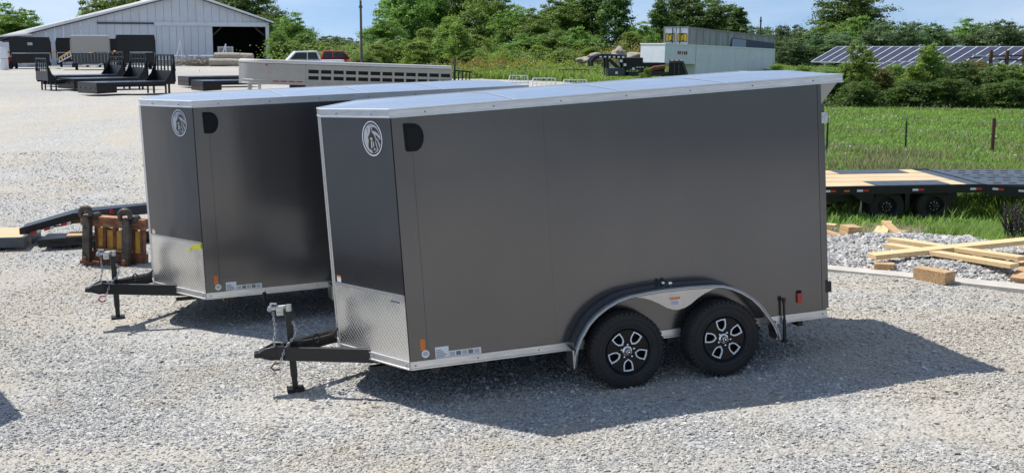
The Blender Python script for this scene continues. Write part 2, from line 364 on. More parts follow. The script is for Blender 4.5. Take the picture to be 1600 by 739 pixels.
stone_material('gravel_stone', [(0, (.26,.26,.26)), (.3, (.34,.34,.335)), (.6, (.42,.417,.405)), (.85, (.51,.50,.475)), (1, (.64,.63,.60))])
stone_material('white_stone', [(0, (.26,.26,.265)), (.4, (.39,.387,.375)), (.8, (.51,.50,.475)), (1, (.64,.63,.60))])
def stones(name, pts, rad, m, label=None, flat=.62, sub=1):
    """points with a radius each; geometry nodes set one of four rough stones on every point"""
    me = bpy.data.meshes.new(name); me.vertices.add(len(pts)); me.vertices.foreach_set('co', pts.astype(np.float32).ravel()); me.update()
    a = me.attributes.new('rad', 'FLOAT', 'POINT'); a.data.foreach_set('value', rad.astype(np.float32))
    a = me.attributes.new('rot', 'FLOAT_VECTOR', 'POINT'); a.data.foreach_set('vector', (rng.random((len(pts), 3))*np.array([.7,.7,6.28])).astype(np.float32).ravel())
    o = bpy.data.objects.new(name, me); C.objects.link(o)
    g = bpy.data.node_groups.new(name, 'GeometryNodeTree'); g.interface.new_socket('Geometry', in_out='INPUT', socket_type='NodeSocketGeometry'); g.interface.new_socket('Geometry', in_out='OUTPUT', socket_type='NodeSocketGeometry')
    n = g.nodes; l = g.links.new; gi = n.new('NodeGroupInput'); go = n.new('NodeGroupOutput'); gi_ = n.new('GeometryNodeGeometryToInstance')
    for k in range(4):
        ic = n.new('GeometryNodeMeshIcoSphere'); ic.inputs['Radius'].default_value = 1; ic.inputs['Subdivisions'].default_value = sub
        ns = n.new('ShaderNodeTexNoise'); ns.noise_dimensions = '4D'; ns.inputs['W'].default_value = k*3.7+.4; ns.inputs['Scale'].default_value = 1.1; ns.inputs['Detail'].default_value = 1
        vs = n.new('ShaderNodeVectorMath'); vs.operation = 'SUBTRACT'; vs.inputs[1].default_value = (.5,.5,.5); l(ns.outputs['Color'], vs.inputs[0])
        vm = n.new('ShaderNodeVectorMath'); vm.operation = 'SCALE'; vm.inputs['Scale'].default_value = 2.4; l(vs.outputs[0], vm.inputs[0])
        sp = n.new('GeometryNodeSetPosition'); l(ic.outputs[0], sp.inputs['Geometry']); l(vm.outputs[0], sp.inputs['Offset'])
        tr = n.new('GeometryNodeTransform'); tr.inputs['Scale'].default_value = (1, .78+.08*k, flat); l(sp.outputs[0], tr.inputs['Geometry'])
        l(tr.outputs[0], gi_.inputs[0])
    ip = n.new('GeometryNodeInstanceOnPoints'); l(gi.outputs[0], ip.inputs['Points']); l(gi_.outputs[0], ip.inputs['Instance']); ip.inputs['Pick Instance'].default_value = True
    ar = n.new('GeometryNodeInputNamedAttribute'); ar.data_type = 'FLOAT'; ar.inputs[0].default_value = 'rad'
    av = n.new('GeometryNodeInputNamedAttribute'); av.data_type = 'FLOAT_VECTOR'; av.inputs[0].default_value = 'rot'
    l(ar.outputs[0], ip.inputs['Scale'])
    er = n.new('FunctionNodeEulerToRotation'); l(av.outputs[0], er.inputs[0]); l(er.outputs[0], ip.inputs['Rotation'])
    sm = n.new('GeometryNodeSetMaterial'); sm.inputs['Material'].default_value = MATS[m]; l(ip.outputs[0], sm.inputs[0]); l(sm.outputs[0], go.inputs[0])
    md = o.modifiers.new('stones', 'NODES'); md.node_group = g; me.materials.append(MATS[m]); kind(o, 'stuff')
    if label: o['label'] = label
    return o
# loose stones: even near the camera, thinning with distance
yy = []; 
N1, N2 = 125000, 160000
y1 = np.sqrt(rng.random(N1)*(12.5**2-6.2**2)+6.2**2)
y2 = 12.5*np.exp(rng.random(N2)*math.log(34/12.5))
yy = np.concatenate([y1, y2]); xx = (rng.random(len(yy))*2-1)*(.45*yy+.35)
cl = np.sin(xx*1.7+np.sin(yy*1.3)*2)+np.sin(yy*2.3+xx*.6)+rng.normal(0, .9, len(xx))     # bare tracks and thicker drifts
keep = (cl > -1.1) & (grass_mask(xx, yy) < .3) & (rng.random(len(xx)) > .82*dust(xx, yy)); xx = xx[keep]; yy = yy[keep]
rad = np.clip(rng.lognormal(math.log(.0085), .42, len(xx)), .004, .032)*(1+.25*sst(12, 30, yy))
stones('gravel', np.stack([xx, yy, ground_z(xx, yy)+rad*.22+.012*np.sin(xx*2.3+yy*1.1)+.010*np.sin(xx*1.1-yy*2.9+1)], 1), rad, 'gravel_stone', 'loose grey crushed stone over the lot')

# ------------------------------------------------------------------ diamond plate
def plate_material():
    m = bpy.data.materials.new('diamond_plate'); m.use_nodes = True; n = m.node_tree.nodes; l = m.node_tree.links.new; b = n['Principled BSDF']
    b.inputs['Base Color'].default_value = (.92,.90,.86,1); b.inputs['Metallic'].default_value = 1; b.inputs['Roughness'].default_value = .2
    t = n.new('ShaderNodeTexCoord'); outs = []
    for ang, off in ((45, 0), (-45, .5)):
        mp_ = n.new('ShaderNodeMapping'); mp_.inputs['Rotation'].default_value = (0, 0, R(ang)); mp_.inputs['Scale'].default_value = (1, 1, 1); l(t.outputs['UV'], mp_.inputs[0])
        sx = n.new('ShaderNodeSeparateXYZ'); l(mp_.outputs[0], sx.inputs[0]); dist = []
        def wave(src, per, ph):
            a = n.new('ShaderNodeMath'); a.operation = 'MULTIPLY_ADD'; a.inputs[1].default_value = 2*math.pi/per; a.inputs[2].default_value = ph; l(src, a.inputs[0])
            s_ = n.new('ShaderNodeMath'); s_.operation = 'COSINE'; l(a.outputs[0], s_.inputs[0]); return s_.outputs[0]
        wa = wave(sx.outputs[0], .036, off*2*math.pi); wb = wave(sx.outputs[1], .036, 0)
        p1 = n.new('ShaderNodeMath'); p1.operation = 'MULTIPLY'; p1.inputs[1].default_value = 1.0; l(wa, p1.inputs[0])
        p2 = n.new('ShaderNodeMath'); p2.operation = 'MULTIPLY_ADD'; p2.inputs[1].default_value = .35; l(wb, p2.inputs[0]); l(p1.outputs[0], p2.inputs[2])
        mrn = n.new('ShaderNodeMapRange'); mrn.inputs['From Min'].default_value = .75; mrn.inputs['From Max'].default_value = 1.3; l(p2.outputs[0], mrn.inputs[0]); outs.append(mrn.outputs[0])
    mxx = n.new('ShaderNodeMath'); mxx.operation = 'MAXIMUM'; l(outs[0], mxx.inputs[0]); l(outs[1], mxx.inputs[1])
    bp = n.new('ShaderNodeBump'); bp.inputs['Strength'].default_value = .55; bp.inputs['Distance'].default_value = .004; l(mxx.outputs[0], bp.inputs['Height'])
    z = n.new('ShaderNodeTexNoise'); z.inputs['Scale'].default_value = 2.2; l(t.outputs['UV'], z.inputs['Vector'])
    b2 = n.new('ShaderNodeBump'); b2.inputs['Strength'].default_value = .5; b2.inputs['Distance'].default_value = .02; l(z.outputs['Fac'], b2.inputs['Height']); l(b2.outputs[0], bp.inputs['Normal']); l(bp.outputs[0], b.inputs['Normal'])
    MATS['diamond_plate'] = m
plate_material()
def plate(name, a, b, z0, z1, parent, n_out, th=.006):
    """upright sheet from a to b (xy), with UVs in metres"""
    a, b, no = Vector((*a, 0)), Vector((*b, 0)), Vector((*n_out, 0)).normalized()
    A = a+no*th; B = b+no*th
    v = [(A.x,A.y,z0),(B.x,B.y,z0),(B.x,B.y,z1),(A.x,A.y,z1),(a.x,a.y,z0),(b.x,b.y,z0),(b.x,b.y,z1),(a.x,a.y,z1)]
    me = bpy.data.meshes.new(name); me.from_pydata(v, [], [(0,1,2,3),(7,6,5,4),(0,4,5,1),(1,5,6,2),(2,6,7,3),(3,7,4,0)])
    uv = me.uv_layers.new(name='UVMap'); d = (b-a).normalized()
    for lp in me.loops:
        c = me.vertices[lp.vertex_index].co; uv.data[lp.index].uv = ((c-a).dot(d), c.z)
    me.materials.append(MATS['diamond_plate']); o = bpy.data.objects.new(name, me); C.objects.link(o); o.parent = parent; return o

# ------------------------------------------------------------------ enclosed V-nose trailer
# local frame: X to the rear, Y to the far side, Z up, origin on the ground under the near front corner
def wheel(parent, x, y, spin):
    t = MB(); prof = [(.20,-.085),(.225,-.105),(.26,-.112),(.30,-.110),(.325,-.100),(.345,-.085),(.3535,-.06),(.3535,-.045),(.345,-.042),(.345,-.034),(.355,-.031),(.355,-.008),(.346,-.005),(.346,.005),(.355,.008),(.355,.031),(.345,.034),(.345,.042),(.3535,.045),(.3535,.06),(.345,.085),(.32,.104),(.28,.112),(.20,.09)]
    t.lathe(prof, 72, (x, y, .355))
    for k in range(48):       # shoulder blocks
        a = 2*math.pi*k/48; M = Matrix.Translation((x, y, .355))@Matrix.Rotation(-a, 4, 'Y')
        t.box((.330,-.1035,-.014), (.3515,-.086,.008), M); t.box((.330,.086,-.014), (.3515,.1035,.008), M)
    ty = t.build('tyre', 'rubber', parent, smooth=True)
    for rr in (.292, .243):   # moulded ring on the sidewall
        q = MB(); q.lathe([(rr-.004,-.1105-(.002 if rr > .25 else -.004)),(rr,-.1155-(.001 if rr > .25 else -.004)),(rr+.004,-.1105-(.002 if rr > .25 else -.004))], 72, (x, y, .355)); q.build('sidewall_ring', 'rubber', ty, smooth=True)
    r = MB(); r.lathe([(.222,-.088),(.222,-.102),(.212,-.104),(.204,-.096),(.196,-.05),(.190,.09)], 64, (x, y, .355))
    # face: spokes between five shield-shaped windows
    cy = y-.078; c = Vector((x, cy, .355))
    def P(a, rad, lat, yy=0): ca, sa = math.cos(a), math.sin(a); return (c.x+ca*rad-sa*lat, c.y+yy, c.z+sa*rad+ca*lat)
    rim = r.build('rim', 'gloss_black', parent, smooth=True)
    fc = MB()
    shield = [(.078,0),(.10,-.030),(.128,-.040),(.175,-.042),(.180,0),(.175,.042),(.128,.040),(.10,.030)]
    for k in range(5):
        a = spin+2*math.pi*k/5; h = math.pi/5
        # sector polygon left and right of the window, so that the window stays open
        for s_ in (-1, 1):
            edge = [P(a, q[0], q[1]) for q in (shield[:5] if s_ < 0 else [shield[0]]+shield[:3:-1])]
            outer = []
            for j in range(5):
                aa = a+s_*h*j/4; outer.append((c.x+math.cos(aa)*.198, c.y-.006, c.z+math.sin(aa)*.198))
            inner = [(c.x+math.cos(a+s_*h)*.05, c.y+.004, c.z+math.sin(a+s_*h)*.05), (c.x+math.cos(a)*.05, c.y+.004, c.z+math.sin(a)*.05)]
            poly = edge+outer+inner; cen = Vector((0,0,0))
            fc.add(poly, [tuple(range(len(poly)))])
    f = fc.build('wheel_face', 'gloss_black', rim, solid=.022)
    bk = MB(); bk.lathe([(0,.02),(.19,.02),(.19,.03)], 32, (x, cy+.05, .355)); bk.build('brake_drum', 'dark_inside', rim)
    ed = []
    for k in range(5):
        a = spin+2*math.pi*k/5; e = MB(); n = len(shield); o = []
        for sc, yy in ((1.0, -.020), (1.0, -.0235)):
            pass
        cx = .135
        inn = [((q[0]-cx)*.90+cx, q[1]*.86) for q in shield]; out = [((q[0]-cx)*1.13+cx, q[1]*1.12) for q in shield]
        vs = [P(a, *q, -.016) for q in inn]+[P(a, *q, -.016) for q in out]+[P(a, *q, .0) for q in inn]+[P(a, *q, .0) for q in out]
        fs = []
        for i in range(n):
            j = (i+1) % n; fs += [(i, j, n+j, n+i), (i, 2*n+i, 2*n+j, j), (n+i, n+j, 3*n+j, 3*n+i)]
        e.add(vs, fs); e.build('window_edge', 'silver_edge', rim)
    hc = MB(); hc.lathe([(.0,-.058),(.024,-.056),(.031,-.046),(.033,-.01),(.045,-.006),(.048,.01)], 28, (x, cy, .355)); h_ = hc.build('hub_cap', 'chrome', rim, smooth=True)
    q = MB(); q.lathe([(.010,-.0585),(.010,-.061),(.019,-.060),(.021,-.056)], 24, (x, cy, .355)); q.build('cap_ring', 'gloss_black', rim)
    for k in range(5):
        a = spin+math.pi/5+2*math.pi*k/5; n_ = MB(); n_.lathe([(0,-.026),(.008,-.025),(.0105,-.018),(.0105,.0)], 10, P(a, .062, 0)); n_.build('lug_nut', 'chrome', rim)

def chain(parent, pts, name='safety_chain', m='zinc', lk=.034, r=.0042):
    mb = MB(); pts = [Vector(p) for p in pts]; cum = [0]
    for a, b in zip(pts, pts[1:]): cum.append(cum[-1]+(b-a).length)
    n = max(2, int(cum[-1]/(lk*.72)))
    for i in range(n):
        d = cum[-1]*(i+.5)/n; k = max(j for j in range(len(cum)) if cum[j] <= d+1e-9); k = min(k, len(pts)-2)
        c = pts[k].lerp(pts[k+1], (d-cum[k])/(cum[k+1]-cum[k])); dr = (pts[k+1]-pts[k]).normalized()
        M = dr.to_track_quat('X', 'Z').to_matrix().to_4x4()@Matrix.Rotation(R(90*(i % 2)+25), 4, 'X')
        ring = [c+(M@Vector((math.cos(t)*lk*.5, math.sin(t)*lk*.30, 0))) for t in [2*math.pi*j/10 for j in range(11)]]
        mb.tube(ring, r, 5, cap=False)
    return mb.build(name, m, parent, smooth=True)

def emblem(parent, org, ux, no, rad):
    """round badge with a horse's head, lying on the front sheet"""
    org, ux, no = Vector(org), Vector(ux).normalized(), Vector(no).normalized(); uz = Vector((0,0,1))
    def P(x, y, d): return org+ux*x*rad+uz*y*rad+no*d
    def disc(r0, r1, d, m, name, par):
        mb = MB(); n = 40
        if r0 == 0: mb.add([P(r1*math.cos(2*math.pi*k/n), r1*math.sin(2*math.pi*k/n), d) for k in range(n)], [tuple(range(n))])
        else:
            vs = [P(r*math.cos(2*math.pi*k/n), r*math.sin(2*math.pi*k/n), d) for r in (r0, r1) for k in range(n)]
            mb.add(vs, [(k, (k+1) % n, n+(k+1) % n, n+k) for k in range(n)])
        return mb.build(name, m, par)
    e = disc(0, 1, .0015, 'emblem_dark', 'emblem', parent)
    disc(.93, 1, .0022, 'white_print', 'ring', e); disc(0, .84, .0022, 'emblem_grey', 'disc', e)
    # head seen from the front quarter, nose low, mane blowing to the right
    shapes = [('head', 'emblem_dark', [(-.14,.30),(-.06,.74),(.02,.34),(.14,.26),(.24,.02),(.22,-.30),(.30,-.52),(.26,-.70),(.12,-.80),(.00,-.86),(-.12,-.66),(-.30,-.60),(-.36,-.44),(-.30,-.16),(-.32,.10)]),
        ('ear', 'emblem_dark', [(-.40,.66),(-.34,.34),(-.16,.26),(-.22,.50)]),
        ('mane', 'emblem_dark', [(.02,.66),(.26,.66),(.46,.50),(.60,.20),(.54,.20),(.38,.36),(.22,.44),(.06,.44)]),
        ('mane', 'emblem_dark', [(.26,.26),(.46,.10),(.60,-.14),(.64,-.44),(.54,-.24),(.42,-.04),(.28,.08)]),
        ('mane', 'emblem_dark', [(.26,.0),(.40,-.16),(.48,-.42),(.44,-.70),(.36,-.48),(.30,-.26)]),
        ('mane', 'emblem_dark', [(.56,.06),(.63,-.10),(.63,-.36),(.58,-.20)]),
        ('cheek', 'emblem_grey', [(.02,-.10),(.10,-.22),(.12,-.42),(.04,-.52),(.02,-.34)]),
        ('blaze', 'white_print', [(-.10,-.14),(-.06,-.14),(-.04,-.50),(-.10,-.60)]),
        ('muzzle', 'emblem_grey', [(.06,-.58),(.16,-.52),(.20,-.66),(.10,-.70)]),
        ('eye', 'emblem_gold', [(-.16,.02),(-.08,.08),(.02,.02),(.02,-.08),(-.08,-.12),(-.15,-.06)]),
        ('forelock', 'white_print', [(-.34,.56),(-.10,.56),(-.14,.40),(-.22,.24),(-.30,.20)])]
    for i, (nm, m, pl) in enumerate(shapes):
        d = .003 if m == 'emblem_dark' else .0037
        if nm == 'forelock': m = 'emblem_grey'; d = .0026
        MB().add([P(x*1.28+.02, y*.98, d+i*.00005) for x, y in pl], [tuple(range(len(pl)))]).build(nm, m, e)

def enclosed_trailer(label, loc, rot, L_=4.0, yellow=False, group='grey enclosed V-nose trailers', paint='grey_paint'):
    t = thing('enclosed_trailer', label, 'cargo trailer', loc, rot, group)
    Wd, ZB, ZT, TR = 2.235, .378, 2.659, .075
    NX, NY0, NY1 = -.495, .985, 1.25
    fa, fb, fc_, fd = (0,0), (NX,NY0), (NX,NY1), (0,Wd)
    vn = Vector((-(NY0), NX, 0)).normalized()      # outward normal of the near V sheet
    outl = [fa, (L_,0), (L_,Wd), fd, fc_, fb]
    core = MB().prism([(x, y, ZB+.02) for x, y in [(.01,.01),(L_-.01,.01),(L_-.01,Wd-.01),(.01,Wd-.01),(NX+.01,NY1-.01),(NX+.01,NY0+.01)]], (0,0,ZT-ZB-.05))
    core.build('body', 'dark_inside', t)
    def sheet(name, a, b, z0, z1, m, no, th=.006, bev=0):
        a, b, no = Vector((*a,0)), Vector((*b,0)), Vector((*no,0)).normalized()
        mb = MB(); mb.prism([(a.x,a.y,z0),(b.x,b.y,z0),(b.x,b.y,z1),(a.x,a.y,z1)], no*th); return mb.build(name, m, t)
    seams = [.165, 1.335, 2.675, L_]
    for i in range(3):
        sheet('side_panel', (seams[i]+(.0 if i == 0 else .0004), 0), (seams[i+1]-.0004, 0), ZB+TR, ZT-TR+.003, paint, (0,-1), .005+.0006*(i == 1))
        sheet('side_panel', (seams[i]+.002, Wd), (seams[i+1]-.002, Wd), ZB+TR, ZT-TR+.003, paint, (0,1))
    sheet('corner_post', (.003,0), (.162,0), ZB+TR, ZT-TR+.003, paint, (0,-1), .012)
    sheet('corner_post', (.0,Wd), (.162,Wd), ZB+TR, ZT-TR+.003, paint, (0,1), .012)
    sheet('rear_post', (L_-.035,0), (L_,0), ZB+TR, ZT-TR+.003, paint, (0,-1), .010)
    ZS = 1.03
    sheet('front_panel', fa, fb, ZS, ZT-TR+.003, paint, (vn.x, vn.y), .006)
    sheet('front_panel', fd, fc_, ZS, ZT-TR+.003, paint, (vn.x, -vn.y), .006)
    plate('stone_guard', fa, fb, ZB+.05, ZS, t, (vn.x, vn.y)); plate('stone_guard', fd, fc_, ZB+.05, ZS, t, (vn.x, -vn.y))
    sheet('guard_moulding', fa, fb, ZS-.004, ZS+.016, 'aluminium', (vn.x, vn.y), .014)
    sheet('guard_moulding', fd, fc_, ZS-.004, ZS+.016, 'aluminium', (vn.x, -vn.y), .014)
    plate('nose_plate', (NX,NY1-.02), (NX,NY0+.075), ZB+.06, 2.02, t, (-1,0))
    sheet('nose_strip', (NX,NY1-.02), (NX,NY0+.075), 2.02, ZT-TR, 'aluminium', (-1,0), .007)
    sheet('nose_moulding', (NX,NY0), (NX,NY0+.08), ZB+.05, ZT-TR, 'aluminium', (-1,0), .012); sheet('nose_moulding', (NX,NY1-.02), (NX,NY1), ZB+.05, ZT-TR, 'aluminium', (-1,0), .012)
    # roof: sheet plus overhanging rear visor
    OV = .225
    ro = [(NX-.012,NY0-.01),(-.006,-.014),(L_+OV,-.014),(L_+OV,Wd+.014),(-.006,Wd+.014),(NX-.012,NY1+.01)]
    rf = MB(); n = len(ro); rx = [(NX*.8, 1.117), (L_+OV-.1, 1.117)]
    vs = [(x,y,ZT-.004) for x, y in ro]+[(rx[0][0]+.25,1.117,ZT+.022),(L_+OV,1.117,ZT+.022)]
    rf.add(vs, [(1,2,7,6),(0,1,6),(2,3,7),(3,4,6,7),(4,5,6),(5,0,6)]); rf.build('roof', 'roof_metal', t)
    for k in range(1, 4):
        x = L_*k/4+.1; sm = MB(); sm.add([(x,.02,ZT-.002),(x+.035,.02,ZT-.002),(x+.035,1.117,ZT+.0245),(x,1.117,ZT+.0245),(x+.035,Wd-.02,ZT-.002),(x,Wd-.02,ZT-.002)], [(0,1,2,3),(3,2,4,5)]); sm.build('roof_seam', 'aluminium', t)
    und = MB().prism([(x,y,ZT-.055) for x, y in [(NX,NY0),(0,0),(L_+OV-.01,0),(L_+OV-.01,Wd),(0,Wd),(NX,NY1)]], (0,0,.03)); und.build('roof_board', 'dark_inside', t)
    for (a, b) in list(zip(ro, ro[1:]+ro[:1])):
        A, B = Vector((*a, 0)), Vector((*b, 0)); d = (B-A).normalized(); no = Vector((d.y, -d.x, 0))
        m = MB(); q0 = A-no*.028; q1 = B-no*.028
        prof = [(0,ZT-TR),(.006,ZT-TR),(.006,ZT-TR+.010),(0,ZT-TR+.012),(0,ZT-.014),(.005,ZT-.010),(.005,ZT),(0,ZT+.003),(-.03,ZT+.002),(-.03,ZT-.004),(-.008,ZT-.012),(-.008,ZT-TR)]
        m.v += [tuple(Vector((*((A+no*p[0]).xy), p[1]))) for p in prof]+[tuple(Vector((*((B+no*p[0]).xy), p[1]))) for p in prof]; k = len(prof)
        m.f += [(i, (i+1) % k, k+(i+1) % k, k+i) for i in range(k)]+[tuple(range(k)), tuple(range(k, 2*k))]
        o = m.build('roof_trim', 'aluminium', t)
        ln = (B-A).length; c = int(ln/.62)+1
        if a[1] < NY0+.02:
            for i in range(c):
                p = A.lerp(B, (i+.5)/c)+no*.001; s_ = MB(); s_.lathe([(0,-.006),(.006,-.005),(.008,0)], 8, (p.x, p.y, ZT-.042)); s_.build('screw', 'grey_print', o)
    # visor gusset and rear frame
    MB().prism([(L_,.004,ZT-TR),(L_+OV-.05,.004,ZT-TR),(L_+.005,.004,ZT-TR-.19)], (0,.012,0)).build('visor_gusset', 'stock_alu', t)
    MB().prism([(L_,Wd-.016,ZT-TR),(L_+OV-.05,Wd-.016,ZT-TR),(L_+.005,Wd-.016,ZT-TR-.19)], (0,.012,0)).build('visor_gusset', 'stock_alu', t)
    MB().box((L_+.001,.03,ZB+.08), (L_+.05,Wd-.03,ZT-TR-.02)).build('rear_ramp_door', paint, t)
    for z in (.62, 2.22): MB().box((L_+.0,-.012,z), (L_+.062,.02,z+.10)).build('door_hinge', 'black_steel' if z < 1 else 'zinc', t)
    # lower rail
    def rail(a, b, no, x0=0, x1=1):
        A, B = Vector((*a,0)), Vector((*b,0)); d = (B-A); a_ = A+d*x0; b_ = A+d*x1; no = Vector((*no,0)).normalized()
        m = MB(); prof = [(-.02,ZB),(.018,ZB),(.018,ZB+.012),(.012,ZB+.016),(.012,ZB+TR-.012),(.018,ZB+TR-.010),(.018,ZB+TR),(-.0,ZB+TR+.004),(-.02,ZB+TR)]
        m.v += [(*(a_+no*p[0]).xy, p[1]) for p in prof]+[(*(b_+no*p[0]).xy, p[1]) for p in prof]; k = len(prof)
        m.f += [(i, (i+1) % k, k+(i+1) % k, k+i) for i in range(k)]+[tuple(range(k)), tuple(range(k, 2*k))]
        o = m.build('lower_rail', 'aluminium', t); ln = (b_-a_).length; c = max(1, int(ln/.55))
        for i in range(c+1):
            p = a_.lerp(b_, (i+.08)/(c+.16))+no*.0125; s_ = MB(); s_.lathe([(0,-.006),(.006,-.005),(.008,0)], 8, (p.x, p.y, ZB+.038)); s_.build('screw', 'grey_print', o)
    rail((0,0), (L_+.01,0), (0,-1)); rail((0,Wd), (L_,Wd), (0,1)); rail(fa, fb, (vn.x,vn.y)); rail(fd, fc_, (vn.x,-vn.y)); rail(fb, fc_, (-1,0))
    fl = MB(); fl.box((0,.02,ZB+.01), (L_,Wd-.02,ZB+.03))
    for k in range(9): fl.box((.2+k*.44,.02,ZB-.06), (.25+k*.44,Wd-.02,ZB+.009))
    fl.box((-.3,.5,ZB-.09), (L_-.1,.58,ZB-.061)); fl.box((-.3,1.66,ZB-.09), (L_-.1,1.74,ZB-.061)); fl.build('underframe', 'black_steel', t)
    # fender: outer lip and wall line measured on the trailer
    lip = [(1.425,.270),(1.452,.42),(1.500,.53),(1.579,.645),(1.66,.72),(1.763,.785),(1.87,.832),(1.982,.858),(2.14,.872),(2.305,.878),(2.53,.876),(2.766,.866),(2.87,.852),(2.96,.822),(3.06,.772),(3.154,.705),(3.225,.635),(3.279,.562),(3.33,.49),(3.37,.425),(3.40,.35),(3.415,.285)]
    OY = -.225
    f1 = MB(); f1.strip([(x,OY,z) for x, z in lip], [(x,-.006,z+.012) for x, z in lip]); f1.build('fender', paint, t, smooth=True, solid=.004)
    fu = MB(); fu.strip([(x,OY+.004,z-.004) for x, z in lip], [(x,-.006,z+.006) for x, z in lip]); fu.build('fender_liner', 'fender_metal', t, smooth=True)
    f2 = MB(); f2.tube([(x,OY-.002,z) for x, z in lip], .0085, 8); f2.build('fender_lip', 'fender_metal', t, smooth=True)
    # rolled skirt below the lip, and flat ends
    def inner(off): 
        out = []
        for i, (x, z) in enumerate(lip):
            a = lip[max(i-1,0)]; b = lip[min(i+1,len(lip)-1)]; dx, dz = b[0]-a[0], b[1]-a[1]; l_ = math.hypot(dx, dz); out.append((x+dz/l_*off, z-dx/l_*off))
        return out
    f3 = MB(); i3 = inner(.022); f3.strip([(x,OY,z) for x, z in lip], [(x,OY+.001,z) for x, z in i3]); f3.build('fender_edge', 'aluminium', t, smooth=True, solid=.003)
    MB().box((1.418,OY,.262), (1.432,-.01,.43)).build('fender_foot', 'fender_metal', t); MB().box((3.405,OY+.06,.27), (3.415,-.01,.44)).build('fender_foot', 'fender_metal', t)
    val = [(2.00,.846),(2.09,.828),(2.17,.800),(2.25,.757),(2.32,.712),(2.38,.686),(2.43,.680),(2.49,.690),(2.55,.717),(2.62,.765),(2.70,.806),(2.78,.832),(2.86,.840)]
    MB().add([(x,OY+.006,z) for x, z in val]+[(x,OY+.006,z) for x, z in [(2.766,.862),(2.305,.872)]], [tuple(range(len(val)+2))]).build('fender_valance', 'fender_metal', t, solid=.004)
    st = MB().box((2.352,OY+.001,.722), (2.452,OY+.003,.802)).build('warning_sticker', 'white_print', t); MB().box((2.354,OY-.0005,.778), (2.450,OY+.0015,.800)).build('sticker_header', 'orange_print', st)
    for k in range(4): MB().box((2.36,OY-.0004,.732+k*.010), (2.44-.01*(k % 2),OY+.0014,.736+k*.010)).build('printed_line', 'grey_print', st)
    ml = MB(); ml.lathe([(0,-.03),(.018,-.028),(.022,0)], 14, (2.40,-.10,.905)); ml.build('fender_light', 'chrome', t, smooth=True)
    ml = MB(); ml.lathe([(0,-.03),(.014,-.028),(.018,0)], 14, (2.34,-.08,.912)); ml.build('fender_light', 'chrome', t, smooth=True)
    # wheels
    for i, (x, sp) in enumerate(((1.935, R(-90)), (2.865, R(98)))):
        wheel(t, x, -.115, sp); 
        q = MB(); q.lathe([(0,-.11),(.19,-.11),(.30,-.112),(.345,-.09),(.355,-.05),(.355,.05),(.345,.09),(.30,.112),(0,.1)], 40, (x, Wd+.115, .355)); q.build('tyre', 'rubber', t, smooth=True)
        MB().tube([(x,-.05,.355),(x,Wd+.05,.355)], .035, 12).build('axle', 'black_steel', t)
        MB().bar((x,.12,.36), (x+.18,.12,.33), .05, .09).build('torsion_arm', 'black_steel', t)
    far_f = MB(); far_f.strip([(x,Wd+.225,z) for x, z in lip], [(x,Wd+.006,z+.012) for x, z in lip]); far_f.build('fender', paint, t, solid=.004)
    # vent, lights, stickers
    vo = [(.098,2.522),(.105,2.30),(.118,2.288),(.200,2.288),(.238,2.315),(.262,2.36),(.270,2.41),(.264,2.455),(.243,2.497),(.207,2.522),(.11,2.532)]
    v = MB().prism([(x,-.010,z) for x, z in vo], (0,-.022,0)).build('side_vent', 'black_plastic', t, bevel=.006)
    cxv, czv = .182, 2.41
    MB().prism([((x-cxv)*.76+cxv,-.032,(z-czv)*.80+czv) for x, z in vo], (0,-.012,0)).build('vent_cover', 'black_plastic', v, bevel=.005)
    MB().box((.098,-.020,.545), (.142,-.006,.648)).build('marker_light', 'amber', t, bevel=.003)
    MB().box((3.700,-.028,.552), (3.750,-.006,.648)).build('tail_light', 'red_lens', t, bevel=.003); MB().box((3.705,-.024,.650), (3.745,-.006,.668)).build('light_bracket', 'black_plastic', t)
    rs = MB(); rs.lathe([(0,-.0135),(.035,-.0133),(.035,-.012)], 24, (.14, 0, .51)); rs = rs.build('round_sticker', 'white_print', t)
    for k, w in enumerate((.018, .026, .018)): MB().box((.14-w,-.0142,.497+k*.012), (.14+w,-.0134,.503+k*.012)).build('printed_line', 'grey_print', rs)
    s1 = MB().box((.228,-.0075,.456), (.348,-.0055,.556)).build('data_sticker', 'white_print', t)
    for k in range(5): MB().box((.236,-.0084,.464+k*.015), (.31+.02*(k % 2)-(.03 if k > 2 else 0),-.0074,.471+k*.015)).build('printed_line', 'grey_print', s1)
    s2 = MB().box((.350,-.0075,.456), (.640,-.0055,.510)).build('data_sticker', 'white_print', t)
    for k in range(5): MB().box((.358+k*.055,-.0084,.464), (.402+k*.055,-.0074,.500)).build('printed_block', 'grey_print' if k % 2 else 'emblem_grey', s2)
    MB().box((.46,-.0086,.503), (.56,-.0074,.508)).build('yellow_stripe', 'yellow_band', s2)
    ww = fb[0]*.97, fb[1]*.97
    p0 = Vector((fb[0]*.965, fb[1]*.965, 0))+vn*.0075; p1 = Vector((fb[0]*.905, fb[1]*.905, 0))+vn*.0075
    s3 = MB().prism([(p0.x,p0.y,1.055),(p1.x,p1.y,1.055),(p1.x,p1.y,1.115),(p0.x,p0.y,1.115)], vn*.001).build('caution_sticker', 'white_print', t)
    MB().prism([(p0.x,p0.y,1.10),(p1.x,p1.y,1.10),(p1.x,p1.y,1.115),(p0.x,p0.y,1.115)], vn*.0016).build('sticker_header', 'orange_print', s3)
    # emblem
    ec = Vector((fb[0]*.262, fb[1]*.262, 2.405))+vn*.007
    emblem(t, ec, (-fb[0], -fb[1], 0), vn, .153)
    # printed mark on stone guard
    g0 = Vector((fb[0]*.05, fb[1]*.05, 0))+vn*.0075; gd = Vector((fb[0], fb[1], 0)).normalized()
